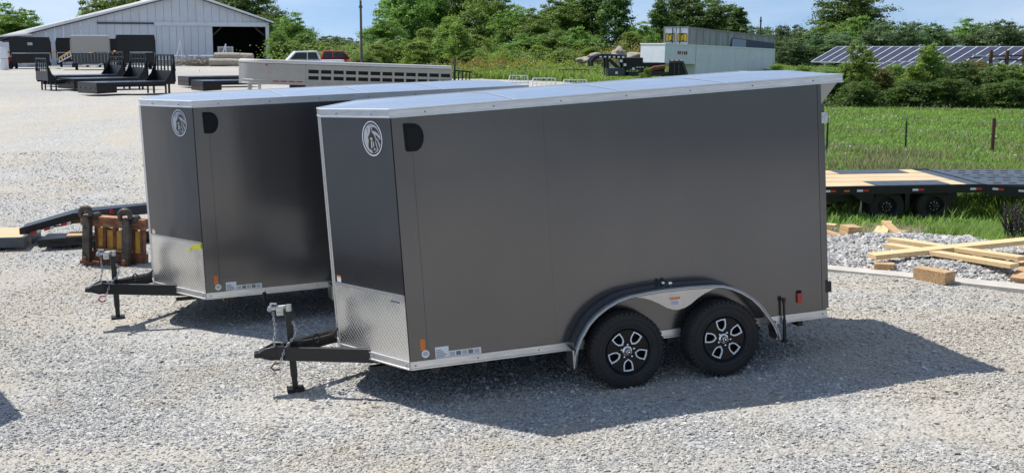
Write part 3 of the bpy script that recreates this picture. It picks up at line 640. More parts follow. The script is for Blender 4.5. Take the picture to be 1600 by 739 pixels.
    for k in range(5):
        a = g0+gd*(.02+k*.03); b = a+gd*.02
        MB().prism([(a.x,a.y,.965),(b.x,b.y,.965),(b.x,b.y,.982),(a.x,a.y,.982)], vn*.001).build('guard_mark', 'grey_print', t)
    # tongue
    TZ = .409
    for s_, (y0, yc) in ((0, (.55, 1.075)), (1, (1.685, 1.16))):
        m = MB(); a = Vector((-.16, y0-.06 if s_ == 0 else y0+.06, TZ)); b = Vector((-1.08, yc, TZ)); m.bar(a, b, .05, .13); m.build('tongue_rail', 'black_steel', t, bevel=.004)
    br = Vector((-.30,.62,.465))
    cp = MB(); cp.prism([(-1.02,1.06,.345),(-1.02,1.06,.475),(-1.10,1.07,.48),(-1.20,1.085,.465),(-1.265,1.09,.43),(-1.30,1.09,.43),(-1.31,1.09,.385),(-1.24,1.085,.375),(-1.15,1.07,.345)], (0,.11,0)); cp.build('coupler', 'black_steel', t, bevel=.008)
    MB().tube([(-1.20,1.117,.47),(-1.13,1.117,.50),(-1.05,1.117,.488)], .012, 8).build('coupler_latch', 'black_steel', t, smooth=True)
    MB().box((-.99,.98,.34), (-.80,1.26,.352)).build('jack_plate', 'black_steel', t)
    jx, jy = -.955, 1.117
    jk = MB().box((jx-.032,jy-.032,.16), (jx+.032,jy+.032,.80)).build('jack_post', 'black_steel', t, bevel=.004)
    MB().box((jx-.026,jy-.026,.05), (jx+.026,jy+.026,.16)).build('jack_leg', 'black_steel', jk)
    MB().box((jx-.08,jy-.07,.02), (jx+.08,jy+.07,.05)).build('jack_foot', 'black_steel', jk)
    hd = MB(); hd.tube([(jx-.19,jy,.835),(jx+.035,jy,.835)], .022, 10); hd.box((jx-.11,jy-.035,.765), (jx-.045,jy+.035,.845)); hd.tube([(jx+.005,jy-.03,.80),(jx+.005,jy-.03,.86)], .032, 10); hd.tube([(jx-.17,jy-.02,.81),(jx-.15,jy,.88),(jx-.10,jy,.87)], .014, 8); hd.build('jack_head', 'zinc', jk, smooth=True)
    MB().tube([(jx-.185,jy-.01,.83),(jx-.19,jy-.012,.905)], .006, 6).tube([(jx-.20,jy-.012,.875),(jx-.20,jy-.012,1.0)], .018, 8).build('crank_handle', 'black_plastic', jk, smooth=True)
    chain(t, [(jx-.14,jy-.02,.80),(jx-.135,jy-.03,.62),(jx-.16,jy-.03,.53),(jx-.145,jy-.03,.40)])
    chain(t, [(jx+.03,jy-.05,.70),(jx+.055,jy-.07,.62),(jx+.03,jy-.09,.56),(jx-.06,jy-.10,.47),(jx-.10,jy-.11,.38),(jx-.13,jy-.10,.31)])
    hk = MB(); hk.tube([(jx-.13,jy-.10,.33),(jx-.18,jy-.10,.33),(jx-.21,jy-.10,.295),(jx-.18,jy-.10,.262),(jx-.13,jy-.10,.272)], .009, 8); hk.build('chain_hook', 'red_paint' if yellow else 'rust', t, smooth=True)
    cb = MB(); cb.tube([(-.48,1.10,.60),(-.56,1.10,.52),(-.70,1.09,.50),(-.84,1.05,.50),(-.90,1.0,.49)], .011, 8); cb.tube([(-.50,1.18,.56),(-.60,1.18,.50),(-.78,1.12,.492),(-.9,1.14,.485)], .009, 8)
    cb.tube([(-.72,1.02,.475)]+[(-.72+.03*math.sin(a),1.03,.52-.045*math.cos(a)) for a in [k*.7 for k in range(9)]], .009, 8); cb.build('wiring_cable', 'rubber', t, smooth=True)
    # stabiliser under the rear corner
    sj = MB(); sj.tube([(3.548,-.05,.60),(3.548,-.05,.40)], .012, 8); sj.tube([(3.548,-.05,.42),(3.546,-.05,.20)], .017, 8); sj.tube([(3.548,-.05,.585),(3.548,-.05,.625)], .020, 8); sj.build('stabilizer_jack', 'black_steel', t, smooth=True)
    MB().box((3.52,-.055,.20), (3.575,-.02,.215)).build('stabilizer_foot', 'black_steel', t)
    if yellow:
        for (s0, s1, z0, z1) in ((.02,.20,.97,1.03),(.23,.37,.93,.955)):
            a = Vector((fb[0]*s0/1.1, fb[1]*s0/1.1, 0))+vn*.010; b = Vector((fb[0]*s1/1.1, fb[1]*s1/1.1, 0))+vn*.010
            MB().prism([(a.x,a.y,z0-.0),(b.x,b.y,z0-.02),(b.x,b.y,z1-.04),(a.x,a.y,z1)], vn*.006).build('yellow_tape', 'yellow_band', t)
    return t
enclosed_trailer('grey enclosed V-nose trailer nearest the camera, both black wheels and its fender in full view', (-.8632,10.3987,0), (-.0082,-.0646,.2444))
enclosed_trailer('grey enclosed V-nose trailer standing behind, with yellow tape on its diamond plate', (-3.5202,13.8427,-.088), (.0034,-.033,.3546), L_=3.83, yellow=True)
y3 = math.atan2(.843, -.537)
enclosed_trailer('white enclosed trailer parked just beyond the left edge, its corner shadow on the gravel, body made white to brighten reflections', (-5.87,11.67,gz(-5.8,12)-.0), (0,0,y3), group='enclosed trailer beyond the left edge', paint='white_paint')  # white is invented, it lightens the reflections in the noses

# ------------------------------------------------------------------ barn
Y0 = 148.; PR = far(422, 100, Y0); PR.z = 1.0; AB = R(25)
gdir = Vector((-math.cos(AB), -math.sin(AB), 0)); bdir = Vector((-math.sin(AB), math.cos(AB), 0))
barn = thing('barn', 'long low grey metal barn with white roof and open doorway at its right', 'barn', (PR.x, PR.y, 1.0), (0, 0, math.atan2(-gdir.y, -gdir.x)))
# local: x to the left is negative, y to the back, z up
def gbarn():
    Wb, RX, ER, PK, EL = 29.6, 9.7, 5.05, 8.2, 2.9
    def top(s): return ER+(PK-ER)*s/RX if s < RX else PK+(EL-PK)*(s-RX)/(Wb-RX)
    D0, D1, DH = .45, 6.7, 4.4
    n = 37; st = [D1+(Wb-D1)*k/25 for k in range(26)]
    for a, b in zip(st, st[1:]):
        MB().prism([(-a-.03,0,0),(-b+.0,0,0),(-b,0,top(b)-.02)]+([(-RX,0,PK-.02)] if a < RX < b else [])+[(-a-.03,0,top(a)-.02)], (0,.12,0)).build('wall_panel', 'barn_metal', barn)
    st = [D0+(D1-D0)*k/7 for k in range(8)]
    for a, b in zip(st, st[1:]): MB().prism([(-a-.03,0,DH),(-b,0,DH),(-b,0,top(b)-.02),(-a-.03,0,top(a)-.02)], (0,.12,0)).build('wall_panel', 'barn_metal', barn)
    MB().prism([(-.001,0.01,0),(-D0+.03,.01,0),(-D0+.03,.01,top(D0)-.02),(-.001,.01,ER)], (0,.12,0)).build('door_post', 'white_paint', barn)
    MB().box((-D1-.25,.14,0), (-D1+.05,.40,DH)).build('door_post', 'barn_trim', barn)
    MB().bar((-D0-.1,.3,DH-1.0), (-D0-1.2,.3,DH-.05), .16).build('door_brace', 'dark_timber', barn); MB().bar((-D1+.1,.3,DH-1.0), (-D1+1.1,.3,DH-.05), .16).build('door_brace', 'dark_timber', barn)
    MB().box((-19.6,-.16,DH+.22), (-13.4,-.02,DH+.42)).build('door_track', 'barn_trim', barn); MB().box((-13.35,-.20,DH+.05), (-.35,-.02,DH+.5)).build('door_track', 'white_paint', barn)
    for k in range(7): MB().box((-D1-.05-(k+1)*.82,-.10,.25), (-D1-.09-k*.82,-.03,DH+.02)).build('sliding_door_panel', 'barn_metal', barn)
    D = 34
    MB().box((-Wb,D,0), (0,D+.1,EL)).build('back_wall', 'dark_timber', barn)  # coloured dark so the open doorway looks unlit
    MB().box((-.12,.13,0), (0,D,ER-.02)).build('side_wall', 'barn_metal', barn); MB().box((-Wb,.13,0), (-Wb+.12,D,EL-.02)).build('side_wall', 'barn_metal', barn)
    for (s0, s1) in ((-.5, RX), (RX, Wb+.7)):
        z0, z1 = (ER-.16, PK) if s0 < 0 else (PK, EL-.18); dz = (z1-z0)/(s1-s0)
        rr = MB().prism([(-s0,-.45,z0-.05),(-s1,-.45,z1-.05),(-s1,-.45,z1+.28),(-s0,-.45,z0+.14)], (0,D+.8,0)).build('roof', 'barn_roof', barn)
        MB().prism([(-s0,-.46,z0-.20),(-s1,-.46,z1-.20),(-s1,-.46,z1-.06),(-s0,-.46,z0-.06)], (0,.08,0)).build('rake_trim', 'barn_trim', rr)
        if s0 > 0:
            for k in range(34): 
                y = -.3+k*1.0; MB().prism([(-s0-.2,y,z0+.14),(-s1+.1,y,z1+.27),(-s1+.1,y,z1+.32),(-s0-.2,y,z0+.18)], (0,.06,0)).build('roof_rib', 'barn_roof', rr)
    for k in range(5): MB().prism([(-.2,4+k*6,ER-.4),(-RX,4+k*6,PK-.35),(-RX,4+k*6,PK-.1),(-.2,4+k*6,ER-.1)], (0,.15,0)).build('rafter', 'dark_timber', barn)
    MB().box((-.16,.2,.05), (-.125,D,ER-.1)).build('wall_shade_sheet', 'dark_inside', barn)  # black sheet added, stands in for shade along the inner wall
    MB().box((-RX-1,8.,.05), (-.2,8.1,ER-.15)).build('inner_shade_sheet', 'dark_inside', barn)  # black sheet added across the inside, painted shade behind the doorway
    MB().prism([(-.3,.5,ER-.35),(-RX,.5,PK-.30),(-RX,.5,PK-.25),(-.3,.5,ER-.3)], (0,D-1,0)).build('ceiling_shade_sheet', 'dark_inside', barn)  # black sheet added, shade under the roof put into its colour
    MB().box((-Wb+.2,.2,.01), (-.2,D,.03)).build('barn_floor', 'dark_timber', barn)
gbarn()
sh = thing('lean_to_shed', 'low white roofed shed at the far left behind the dump beds', 'shed', (far(-6,100,128).x, 128, 1), R(18))
MB().prism([(-6,0,2.6),(3.2,0,3.3),(3.2,0,3.45),(-6,0,2.75)], (0,9,0)).build('roof', 'barn_roof', sh); MB().box((-5.8,.3,0), (3,8.6,2.55)).build('wall', 'barn_metal', sh); MB().box((-3.5,.2,0), (-.5,.29,2.1)).build('doorway', 'dark_inside', sh)

# ------------------------------------------------------------------ dump trailers by the barn
def dump_trailer(label, px, Y, w=3.4, colour='black_paint', inner='worn_yellow', yaw=0., top=2.9, plate_=False, slats=False):
    p = far(px, 90, Y); t = thing('dump_trailer', label, 'dump trailer', (p.x, Y, gz(p.x, Y)), yaw, 'dump trailers lined up before the barn')
    h = w/2
    # raised bed: tailgate towards the camera, floor sloping down to the back left
    MB().box((-h,0,top*.52+.02), (h,.10,top)).build('tailgate', colour, t); MB().box((-h*.97,-.02,top*.20), (h*.97,.07,top*.50)).build('lower_tailgate', 'black_paint' if colour != 'grey_van_light' else 'blue_black', t)
    MB().box((-h-.02,-.03,top), (h+.02,.12,top+.10)).build('tailgate_rail', 'white_paint' if slats else colour, t)
    for s_ in (-1, 1):
        sd = MB().prism([(s_*h,.12,top*.5),(s_*h,.12,top*.98),(s_*h,3.6,top*.62),(s_*h,3.6,top*.30)], (s_*.06,0,0)).build('bed_side', colour, t)
        for k in range(6): MB().box((s_*h+(.06 if s_ > 0 else -.12),.4+k*.5,top*(.47-.03*k)), (s_*h+(.12 if s_ > 0 else -.06),.48+k*.5,top*(.90-.05*k))).build('bed_rib', colour, sd)
    MB().prism([(-h-1.15,.2,.95),(-h-.02,.2,1.62),(-h-.02,.2,1.80),(-h-1.15,.2,1.10)], (0,3.,0)).build('ramp_board', inner, t)
    if slats:
        for k in range(5): MB().bar((-h-1.1+k*.24,.17,.75+k*.14), (-h-1.1+k*.24,.17,1.05+k*.14), .07, .07).build('ramp_slat', 'white_paint', t)
        MB().bar((-h-1.2,.18,.70), (-h-.02,.18,1.32), .09).build('ramp_rail', 'white_paint', t)
        for k in range(11): MB().box((-h*.9+k*h*.18,-.045,top*.22), (-h*.9+k*h*.18+.03,-.02,top*.48)).build('gate_bar', 'grey_van', t)
    fr = MB(); fr.box((-h*.8,.2,.55), (h*.8,3.8,.68)); fr.bar((-h*.7,.3,.65), (-h*.2,.3,top*.5), .12); fr.bar((h*.7,.3,.65), (h*.2,.3,top*.5), .12); fr.build('chassis', 'black_steel', t)
    for s_ in (-1, 1):
        for y in (1.0, 1.9): q = MB(); q.lathe([(0,-.13),(.2,-.12),(.36,-.12),(.39,-.07),(.39,.07),(.36,.12),(0,.12)], 24, (s_*h*.78, y, .39), 'X'); wl = q.build('wheel', 'rubber', t, smooth=True)
        MB().box((s_*h*.55-.12,.08,.50), (s_*h*.55+.12,.18,.72)).build('tail_light', 'white_print' if s_ > 0 else 'red_lens', t)
        MB().box((s_*h*.9-.22,.1,.25), (s_*h*.9+.22,.14,.62)).build('mud_flap', 'rubber', t)
    MB().box((-h*.5,.15,.42), (h*.5,.22,.55)).build('bumper', 'zinc', t)
    if plate_: MB().box((-.22,-.008,top*.77), (.22,-.001,top*.86)).build('nameplate', 'emblem_grey', t)
    return t
dump_trailer('black dump trailer leftmost before the barn, with a pale nameplate on its gate', 48, 118, 3.5, plate_=True, yaw=R(20))
dump_trailer('black dump trailer half hidden between the nameplate one and the pale grey one', 116, 128, 3.3, yaw=R(20), top=2.9)
dump_trailer('pale grey dump trailer with slatted side ramp before the barn', 142, 112, 3.2, 'grey_van_light', 'worn_yellow', slats=True, top=3.05, yaw=R(20))
dump_trailer('black dump trailer mostly hidden behind the pale grey one, at its right', 176, 127, 3.2, top=2.8, yaw=R(20))
dump_trailer('plain black dump trailer rightmost of the row, just left of the sliding door', 213, 116, 3.4, top=3.1, yaw=R(20))
# vehicle edge and stack at the far left
p = far(6, 92, 112); t = thing('white_drum_stack', 'small white stacked drums at the left edge of the lot', 'drums', (p.x, 112, 1.0))
for k in range(2):
    q = MB(); q.lathe([(0,0),(.36,0),(.38,.1),(.36,.5),(.38,.92),(.34,1.0),(0,1.0)], 20, (0,0,.02+k*1.03), 'Z'); q.build('drum', 'white_paint', t, smooth=True)
def pickup(label, px, Y, m, yaw):
    p = far(px, 85, Y); t = thing('pickup_truck', label, 'pickup truck', (p.x, Y, gz(p.x, Y)), yaw, 'pickup trucks beyond the stock trailer')
    MB().prism([(-2.7,-.95,.45),(-2.75,-.95,1.0),(-1.5,-.95,1.12),(2.75,-.95,1.15),(2.75,-.95,.5)], (0,1.9,0)).build('body', m, t, bevel=.06)
    cab = MB().prism([(-1.5,-.85,1.12),(-.85,-.8,1.78),(.75,-.8,1.82),(1.05,-.85,1.15)], (0,1.65,0)).build('cab', m, t, bevel=.07)
    for y in (-.87, .83): MB().prism([(-1.25,y,1.2),(-.8,y,1.68),(-.02,y,1.70),(-.02,y,1.2)], (0,.03,0)).build('window', 'glass_dark', cab); MB().prism([(.06,y,1.2),(.06,y,1.70),(.68,y,1.70),(.85,y,1.2)], (0,.03,0)).build('window', 'glass_dark', cab)
    for x in (-1.8, 1.75):
        for y in (-.86, .86): q = MB(); q.lathe([(0,-.12),(.2,-.12),(.36,-.11),(.39,-.06),(.39,.06),(.36,.11),(0,.12)], 24, (x, y, .39)); q.build('wheel', 'rubber', t, smooth=True)
    MB().box((2.76,-.9,.9), (2.79,-.7,1.1)).build('tail_light', 'red_lens', t); MB().box((-2.79,-.85,.75), (-2.74,-.55,.95)).build('headlight', 'white_print', t)
pickup('white pickup truck showing its roof over the stock trailer', 478, 92, 'white_paint', R(15)); pickup('red pickup truck showing its bed over the stock trailer', 520, 98, 'red_paint', R(190))
pickup('dark red pickup cut off by the left edge, before the shed', -14, 116, 'red_paint', R(80))
# debris at the barn foot
t = thing('pipe_bundle', 'long pale pipes lying at the foot of the barn wall', 'pipes', (far(265,100,136).x, 136, 1.0), R(8))
for k in range(9):
    a = rng.random()*1.2; MB().tube([(-3+a,-.3*k*.3,.25+.13*(k % 4)),(3.5+a,-.3*k*.3+.3,.22+.14*(k % 4))], .07, 6).build('pipe', 'zinc' if k % 3 else 'dead_wood', t)
for i, (px, w, lab) in enumerate(((292, 5.2, 'grey brush heap at the foot of the barn sliding door'), (318, 2.6, 'small pale scrap heap beside the barn doorway'))):
    p = far(px, 98, 134); v = []; o = MB()
    for k in range(150):
        c = Vector((rng.normal(0, w*.24), rng.normal(0,.5), abs(rng.normal(.25,.3)))); d = Vector(rng.normal(0,1,3)*(1,.6,.35)).normalized()*(.35+.5*rng.random())
        o.bar(c-d*.5, c+d*.5, .07, .05)
    h = o.build('brush_heap', 'dead_wood'); h.location = (p.x, 134, 1.05); tag(h, lab, 'debris heap')
fr = thing('tube_barrier', 'thin white tube frame leaning by the barn doorway', 'frame', (far(312,95,139).x, 139, 1.0))
for a, b in (((-3,0,.1),(3,0,.1)), ((-3,0,1.1),(3,0,1.1)), ((-2.8,0,.1),(-2.1,0,2.8)), ((-2.1,0,2.8),(-1.9,0,.1)), ((2.2,0,.1),(3.0,0,2.4)), ((3.,0,2.4),(3,0,.1))): MB().tube([a,b],.06,6).build('tube', 'white_paint', fr)
cb = thing('metal_cabinet', 'pale metal cabinet standing in the barn doorway', 'cabinet', (far(352,92,146).x, 146, 1.0), R(20))
MB().box((-.9,-.5,.5), (.9,.5,2.1)).build('box', 'zinc', cb); MB().box((-.75,-.53,.65), (-.05,-.5,1.95)).build('door', 'grey_van', cb); MB().box((.05,-.53,.65), (.75,-.5,1.95)).build('door', 'grey_van', cb); MB().box((-.8,-.4,0), (.8,.4,.5)).build('pallet', 'dark_timber', cb)
lg = thing('log_pile', 'weathered logs lying on the gravel before the barn doorway', 'logs', (far(366,101,134).x, 132, 1.0), R(-6))
for k, (y, z) in enumerate(((0,.42),(.9,.40),(.45,1.05))): MB().tube([(-2.2+.2*k,y,z),(0,y,z+.03),(2.4,y,z-.04)], [.42,.40,.36], 12).build('log', 'dead_wood', lg, smooth=True)

# ------------------------------------------------------------------ flatbed truck bodies
def flatbed(name='flatbed_body', rack=True):
    t = thing(name, 'x', 'truck bed', (0,0,0)); Lb, Wb_, zb = 3.15, 2.25, .56
    MB().box((-Lb,-Wb_/2,zb), (0,Wb_/2,zb+.035)).build('deck', 'deck_gloss', t); 
    rl = MB(); rl.box((-Lb,-Wb_/2-.03,zb-.10), (.0,-Wb_/2,zb+.03)); rl.box((-Lb,Wb_/2,zb-.10), (.0,Wb_/2+.03,zb+.03)); rl.build('side_rail', 'black_paint', t)
    sk = MB().box((-Lb-.05,-Wb_/2,zb-.46), (-Lb,Wb_/2,zb+.03)).build('tail_skirt', 'black_paint', t)
    for y in (-.9,-.3,.3,.9): MB().box((-Lb-.075,y-.06,zb-.25), (-Lb-.05,y+.04,zb-.19)).build('lamp', 'rust', sk)
    MB().prism([(-Lb,-Wb_/2,zb-.1),(-Lb+.75,-Wb_/2,zb-.1),(-Lb+.75,-Wb_/2,zb-.42),(-Lb,-Wb_/2,zb-.46)], (0,.5,0)).build('tool_box', 'black_paint', t); MB().prism([(-Lb,Wb_/2-.5,zb-.1),(-Lb+.75,Wb_/2-.5,zb-.1),(-Lb+.75,Wb_/2-.5,zb-.42),(-Lb,Wb_/2-.5,zb-.46)], (0,.5,0)).build('tool_box', 'black_paint', t)
    fr_ = MB(); fr_.box((-Lb+.1,-.45,zb-.2), (-.1,-.35,zb-.01)); fr_.box((-Lb+.1,.35,zb-.2), (-.1,.45,zb-.01)); fr_.build('subframe', 'black_steel', t)
    if rack:
        for y in (-.85,.85):
            for x in (-.15,-1.0)[:1]: MB().bar((x,y,0), (x,y,zb-.0), .07).build('stand_leg', 'black_steel', t)
        for y in (-1.0, 1.0): MB().bar((-.35,y,0), (-.35,y,zb), .06).build('stand_leg', 'black_steel', t)
        RH = 1.22; hw = Wb_/2
        pl = MB().prism([(0,-hw,zb),(0,hw,zb),(0,hw-.03,zb+.52),(0,-hw+.03,zb+.52)], (.05,0,0)).build('bulkhead', 'black_paint', t)
        g = MB()
        for s_ in (-1, 1): g.bar((.025,s_*(hw-.03),zb+.5), (.025,s_*(hw-.16),zb+RH), .07)
        g.bar((.025,-hw+.14,zb+RH), (.025,hw-.14,zb+RH), .07); g.build('rack_frame', 'black_paint', t)
        for k in range(1, 6): MB().bar((.025,-hw+k*hw/3,zb+.5), (.025,-hw+k*hw/3,zb+RH), .05).build('rack_bar', 'black_paint', t)
        for z in (.74,.96): MB().bar((.025,-hw+.08,zb+z), (.025,hw-.08,zb+z), .04).build('rack_bar', 'black_paint', t)
        for s_ in (-1, 1): MB().prism([(0,s_*(hw-.03),zb+.03),(-.42,s_*(hw-.03),zb+.03),(-.16,s_*(hw-.05),zb+.40),(0,s_*(hw-.1),zb+RH*.75)], (0,-s_*.02,0)).build('rack_wing', 'black_paint', t)
    return t
GR = 'flatbed truck bodies set down on the gravel'
def setbed(o, px, py, Y, yaw, lab, sc=1.0, z=None):
    p = far(px, py, Y); o.location = (p.x, Y, gz(p.x, Y)); o.rotation_euler = (0,0,yaw); o['label'] = lab; o['group'] = GR; o.scale = (sc,sc*.82,sc*.86); return o
fb1 = flatbed(); setbed(fb1, 258, 146, 57, R(41), 'black flatbed truck body nearest, its open barred rack at the right end', 1.15)
def put(src, px, Y, yaw, lab, sc=1.0):
    p = far(px, 140, Y); return dup(src, (p.x, Y, gz(p.x, Y)), yaw, lab, (sc,sc*.82,sc*.86), GR)
put(fb1, 218, 63, R(40), 'black flatbed truck body in the middle, its rack just left of the nearest one', 1.18)
put(fb1, 184, 69, R(40), 'black flatbed truck body farthest back, its rack before the plain black dump trailer', 1.2)
put(fb1, 68, 61, R(218), 'black flatbed truck body with its rack at the left end', 1.02)
fb5 = flatbed(rack=False); setbed(fb5, 420, 140, 60, R(30), 'low black flatbed body without a rack, left end beside the stock trailer', 1.1)
put(fb5, 392, 67, R(30), 'low black flatbed body without a rack, behind the one at the stock trailer', 1.15)

# ------------------------------------------------------------------ stock trailer
p = far(381, 120, 49.5)
stx = thing('stock_trailer', 'long tan aluminium livestock trailer with rows of slotted side openings', 'livestock trailer', (p.x+.15, 49.5, .72), (0, R(2.2), R(29)))
def stock():
    t = stx; Ls, Ws, zt = 9.1, 2.1, 1.78; zb, zb2 = .95, .35
    r = .85; n = 8
    def outline(): # plan: rounded nose on the left
        o = []
        for k in range(n+1): a = math.pi/2*k/n; o.append((r*1.6-r*1.6*math.sin(a) if False else r-r*math.cos(math.pi/2-a) , 0))
        return o
    near = [(r*1.0*(1-math.cos(a)), r*(1-math.sin(a))) for a in [math.pi/2*k/n for k in range(n+1)]]   # (0,r) -> (1.3r,0)
    plan = near+[(Ls,0)]; farp = [(x, Ws-y) for x, y in near]
    full = [(Ls,0)][:0]+near+[(Ls,0),(Ls,Ws)]+farp[::-1]
    MB().prism([(x,y,zb) for x, y in near]+[(2.4,0,zb),(2.4,Ws,zb)]+[(x,y,zb) for x, y in farp[::-1]], (0,0,zt-zb)).build('nose_body', 'stock_alu', t, smooth=True)
    MB().box((2.41,.05,zb2), (Ls-.05,Ws-.05,zt-.02)).build('inner_shell', 'dark_inside', t)
    # side skin made of rails and posts around open slots
    zs = [zb2, 1.02, 1.12, 1.30, 1.42, 1.60, zt]
    for y0, y1 in ((-.0,.045), (Ws-.045, Ws)):
        for a, b in ((zb2,1.18),(1.33,1.44),(1.59,zt)): MB().box((2.41,y0,a), (Ls,y1,b)).build('side_sheet', 'stock_alu', t)
        for k in range(13):
            x = 2.41+k*(Ls-2.5)/12; MB().box((x,y0-.006,1.18), (x+.10,y1+.004,1.59)).build('side_post', 'stock_alu', t)
    for k in range(4): MB().box((2.42,-.012,.50+k*.17), (Ls-.02,-.001,.53+k*.17)).build('side_rib', 'stock_alu', t)
    ro = MB(); ro.prism([(x-.02,y-.02 if y < 1 else y+.02,zt) for x, y in near]+[(Ls+.02,-.02,zt),(Ls+.02,Ws+.02,zt)]+[(x-.02,y+.02,zt) for x, y in farp[::-1]], (0,0,.17)); ro.build('roof', 'stock_roof', t, bevel=.12)
    for k in range(4): MB().box((1.0+k*.34,-.014,1.06), (1.0+k*.34+.24,-.002,1.11)).build('reflective_tape', 'red_tape', t)
    MB().box((.7,-.012,1.70), (.78,-.0,1.76)).build('marker_light', 'red_lens', t)
    for z in (.98,1.02,1.13): MB().tube([(x-.012,y-.012,z) for x, y in near]+[(2.4,-.012,z)], .012, 5).build('nose_rib', 'stock_roof', t)
    MB().bar((.35,1.0,zb), (.35,1.0,.0), .14).build('gooseneck_post', 'stock_roof', t); MB().box((.2,.85,-.05), (.5,1.15,.03)).build('post_foot', 'black_steel', t)
    MB().bar((.55,.3,0.0), (.55,.3,zb), .09).build('landing_leg', 'zinc', t)
    for x in (6.3,7.15):
        for y in (.12, Ws-.12): q = MB(); q.lathe([(0,-.11),(.2,-.11),(.35,-.1),(.38,-.05),(.38,.05),(.35,.1),(0,.11)], 24, (x,y,.2)); q.build('wheel', 'rubber', t, smooth=True)
    MB().bar((Ls+.12,.0,.3), (Ls+.12,.0,2.25), .06).build('rear_pole', 'black_steel', t)
    g = MB()
    for k in range(5): g.bar((Ls+.2+k*.18,.1,.4), (Ls+.2+k*.18,.1,1.75), .05)
    g.bar((Ls+.15,.1,1.75), (Ls+1.0,.1,1.70), .07); g.build('rear_gate', 'black_steel', t)
stock()

# ------------------------------------------------------------------ white ladder racks behind the trailers
def rack_white():
    t = thing('headache_rack', 'x', 'truck rack', (0,0,0)); w, h = .95, .75
    for s_ in (-1, 1): MB().bar((s_*w,0,0), (s_*(w-.12),.1,h), .07).build('post', 'white_paint', t)
    MB().bar((-w+.1,.1,h), (w-.1,.1,h), .08).build('top_bar', 'white_paint', t); MB().bar((-w,.0,.08), (w,0,.08), .08).build('base_bar', 'white_paint', t)
    for k in range(1, 5): MB().bar((-w+k*.38,.02,.1), (-w+k*.38,.1,h), .03).build('mesh_bar', 'white_paint', t)
    for z in (.3,.52): MB().bar((-w+.05,.04,z), (w-.05,.06,z), .03).build('mesh_bar', 'white_paint', t)
    return t
rk = rack_white(); RG = 'white truck racks beyond the roofs'
for i, (px, py, lab) in enumerate(((810,131,'white truck rack standing leftmost, beside the light stone pile'), (850,138,'white barred truck rack in the middle of three beyond the roofs'), (899,141,'white truck rack rightmost, near the black gooseneck trailer'))):
    q = on(px, py)
    if i == 0: rk.location = q; rk.scale = (.62,)*3; rk.rotation_euler = (0,0,R(-8)); rk['label'] = lab; rk['group'] = RG
    else: dup(rk, q, R(-4+i*3), lab, .68, RG)
q = on(897, 127); t = thing('rusty_rack', 'small rusty barred rack before the weeds', 'rack', q)
for k in range(9): MB().bar((-.95+k*.235,0,0), (-.95+k*.235,0,.75), .04).build('bar', 'rust_post', t)
MB().bar((-1,0,.75), (1,0,.75), .05).build('top_rail', 'rust_post', t)
# stones and logs behind
for i, (px, py, r, lab) in enumerate(((722,108,.35,'bleached log leaning behind the stock trailer'), (724,118,.30,'bleached log lying lower, behind the stock trailer'))):
    q = on(px, py); v = MB(); v.tube([(-1.0,0,r),(0,.1,r+.1+.25*(i == 0)),(1.1,0,r+.05+.5*(i == 0))], [r,r*.95,r*.8], 10); o = v.build('log', 'dead_wood', smooth=True); o.location = q; o.rotation_euler = (0,0,R(10)); tag(o, lab, 'log')
n_ = 900; base = on(775, 119); pr = rng.normal(0, 1, (n_,2))*np.array([1.6,.8]); hh = .38*np.exp(-(pr[:,0]/1.7)**2-(pr[:,1]/1.)**2)
px_, py_ = base.x+pr[:,0], base.y+pr[:,1]
stones('rubble_pile', np.stack([px_, py_, ground_z(px_, py_)+hh*rng.random(n_)], 1), .06+.10*rng.random(n_), 'white_stone', 'low pile of light rubble beyond the rear trailer')
def boulder(px, py, Y, sz, lab, seed):
    import bmesh
    from mathutils import noise
    bm = bmesh.new(); bmesh.ops.create_icosphere(bm, subdivisions=3, radius=1)
    for v in bm.verts: v.co *= 1+.38*noise.noise(v.co*1.1+Vector((seed*7.3,0,0)))+.08*noise.noise(v.co*4)
    me = bpy.data.meshes.new('boulder'); bm.to_mesh(me); bm.free(); me.materials.append(MATS['boulder']); o = bpy.data.objects.new('boulder', me); C.objects.link(o)
    p = far(px, py, Y); o.location = p; o.scale = sz; tag(o, lab, 'boulder', 'boulders behind the gooseneck trailer')
for i, (px, py, w, h, lab) in enumerate(((934,90,.75,.35,'pale boulder above the black trailer neck'), (967,83,.5,.45,'tallest upright boulder behind the black trailer'), (990,88,.75,.3,'low boulder left of the white box trailer'), (912,94,.6,.25,'flat boulder at the left end of the rocks'))):
    boulder(px, py, 92, (w, .8, h), lab, i)
tm = MB()
vv = np.linspace(-1,1,13)
nb = 700; bx_ = rng.normal(0,1,nb)*2.4; by_ = rng.normal(0,1,nb)*1.0; c0 = far(958, 95, 92)
stones('earth_mound', np.stack([c0.x+bx_, c0.y+by_, 1.0+1.0*np.exp(-(bx_/2.6)**2-(by_/1.2)**2)*rng.random(nb)], 1), .10+.16*rng.random(nb), 'gravel_stone', 'mound of rocks behind the black gooseneck trailer')

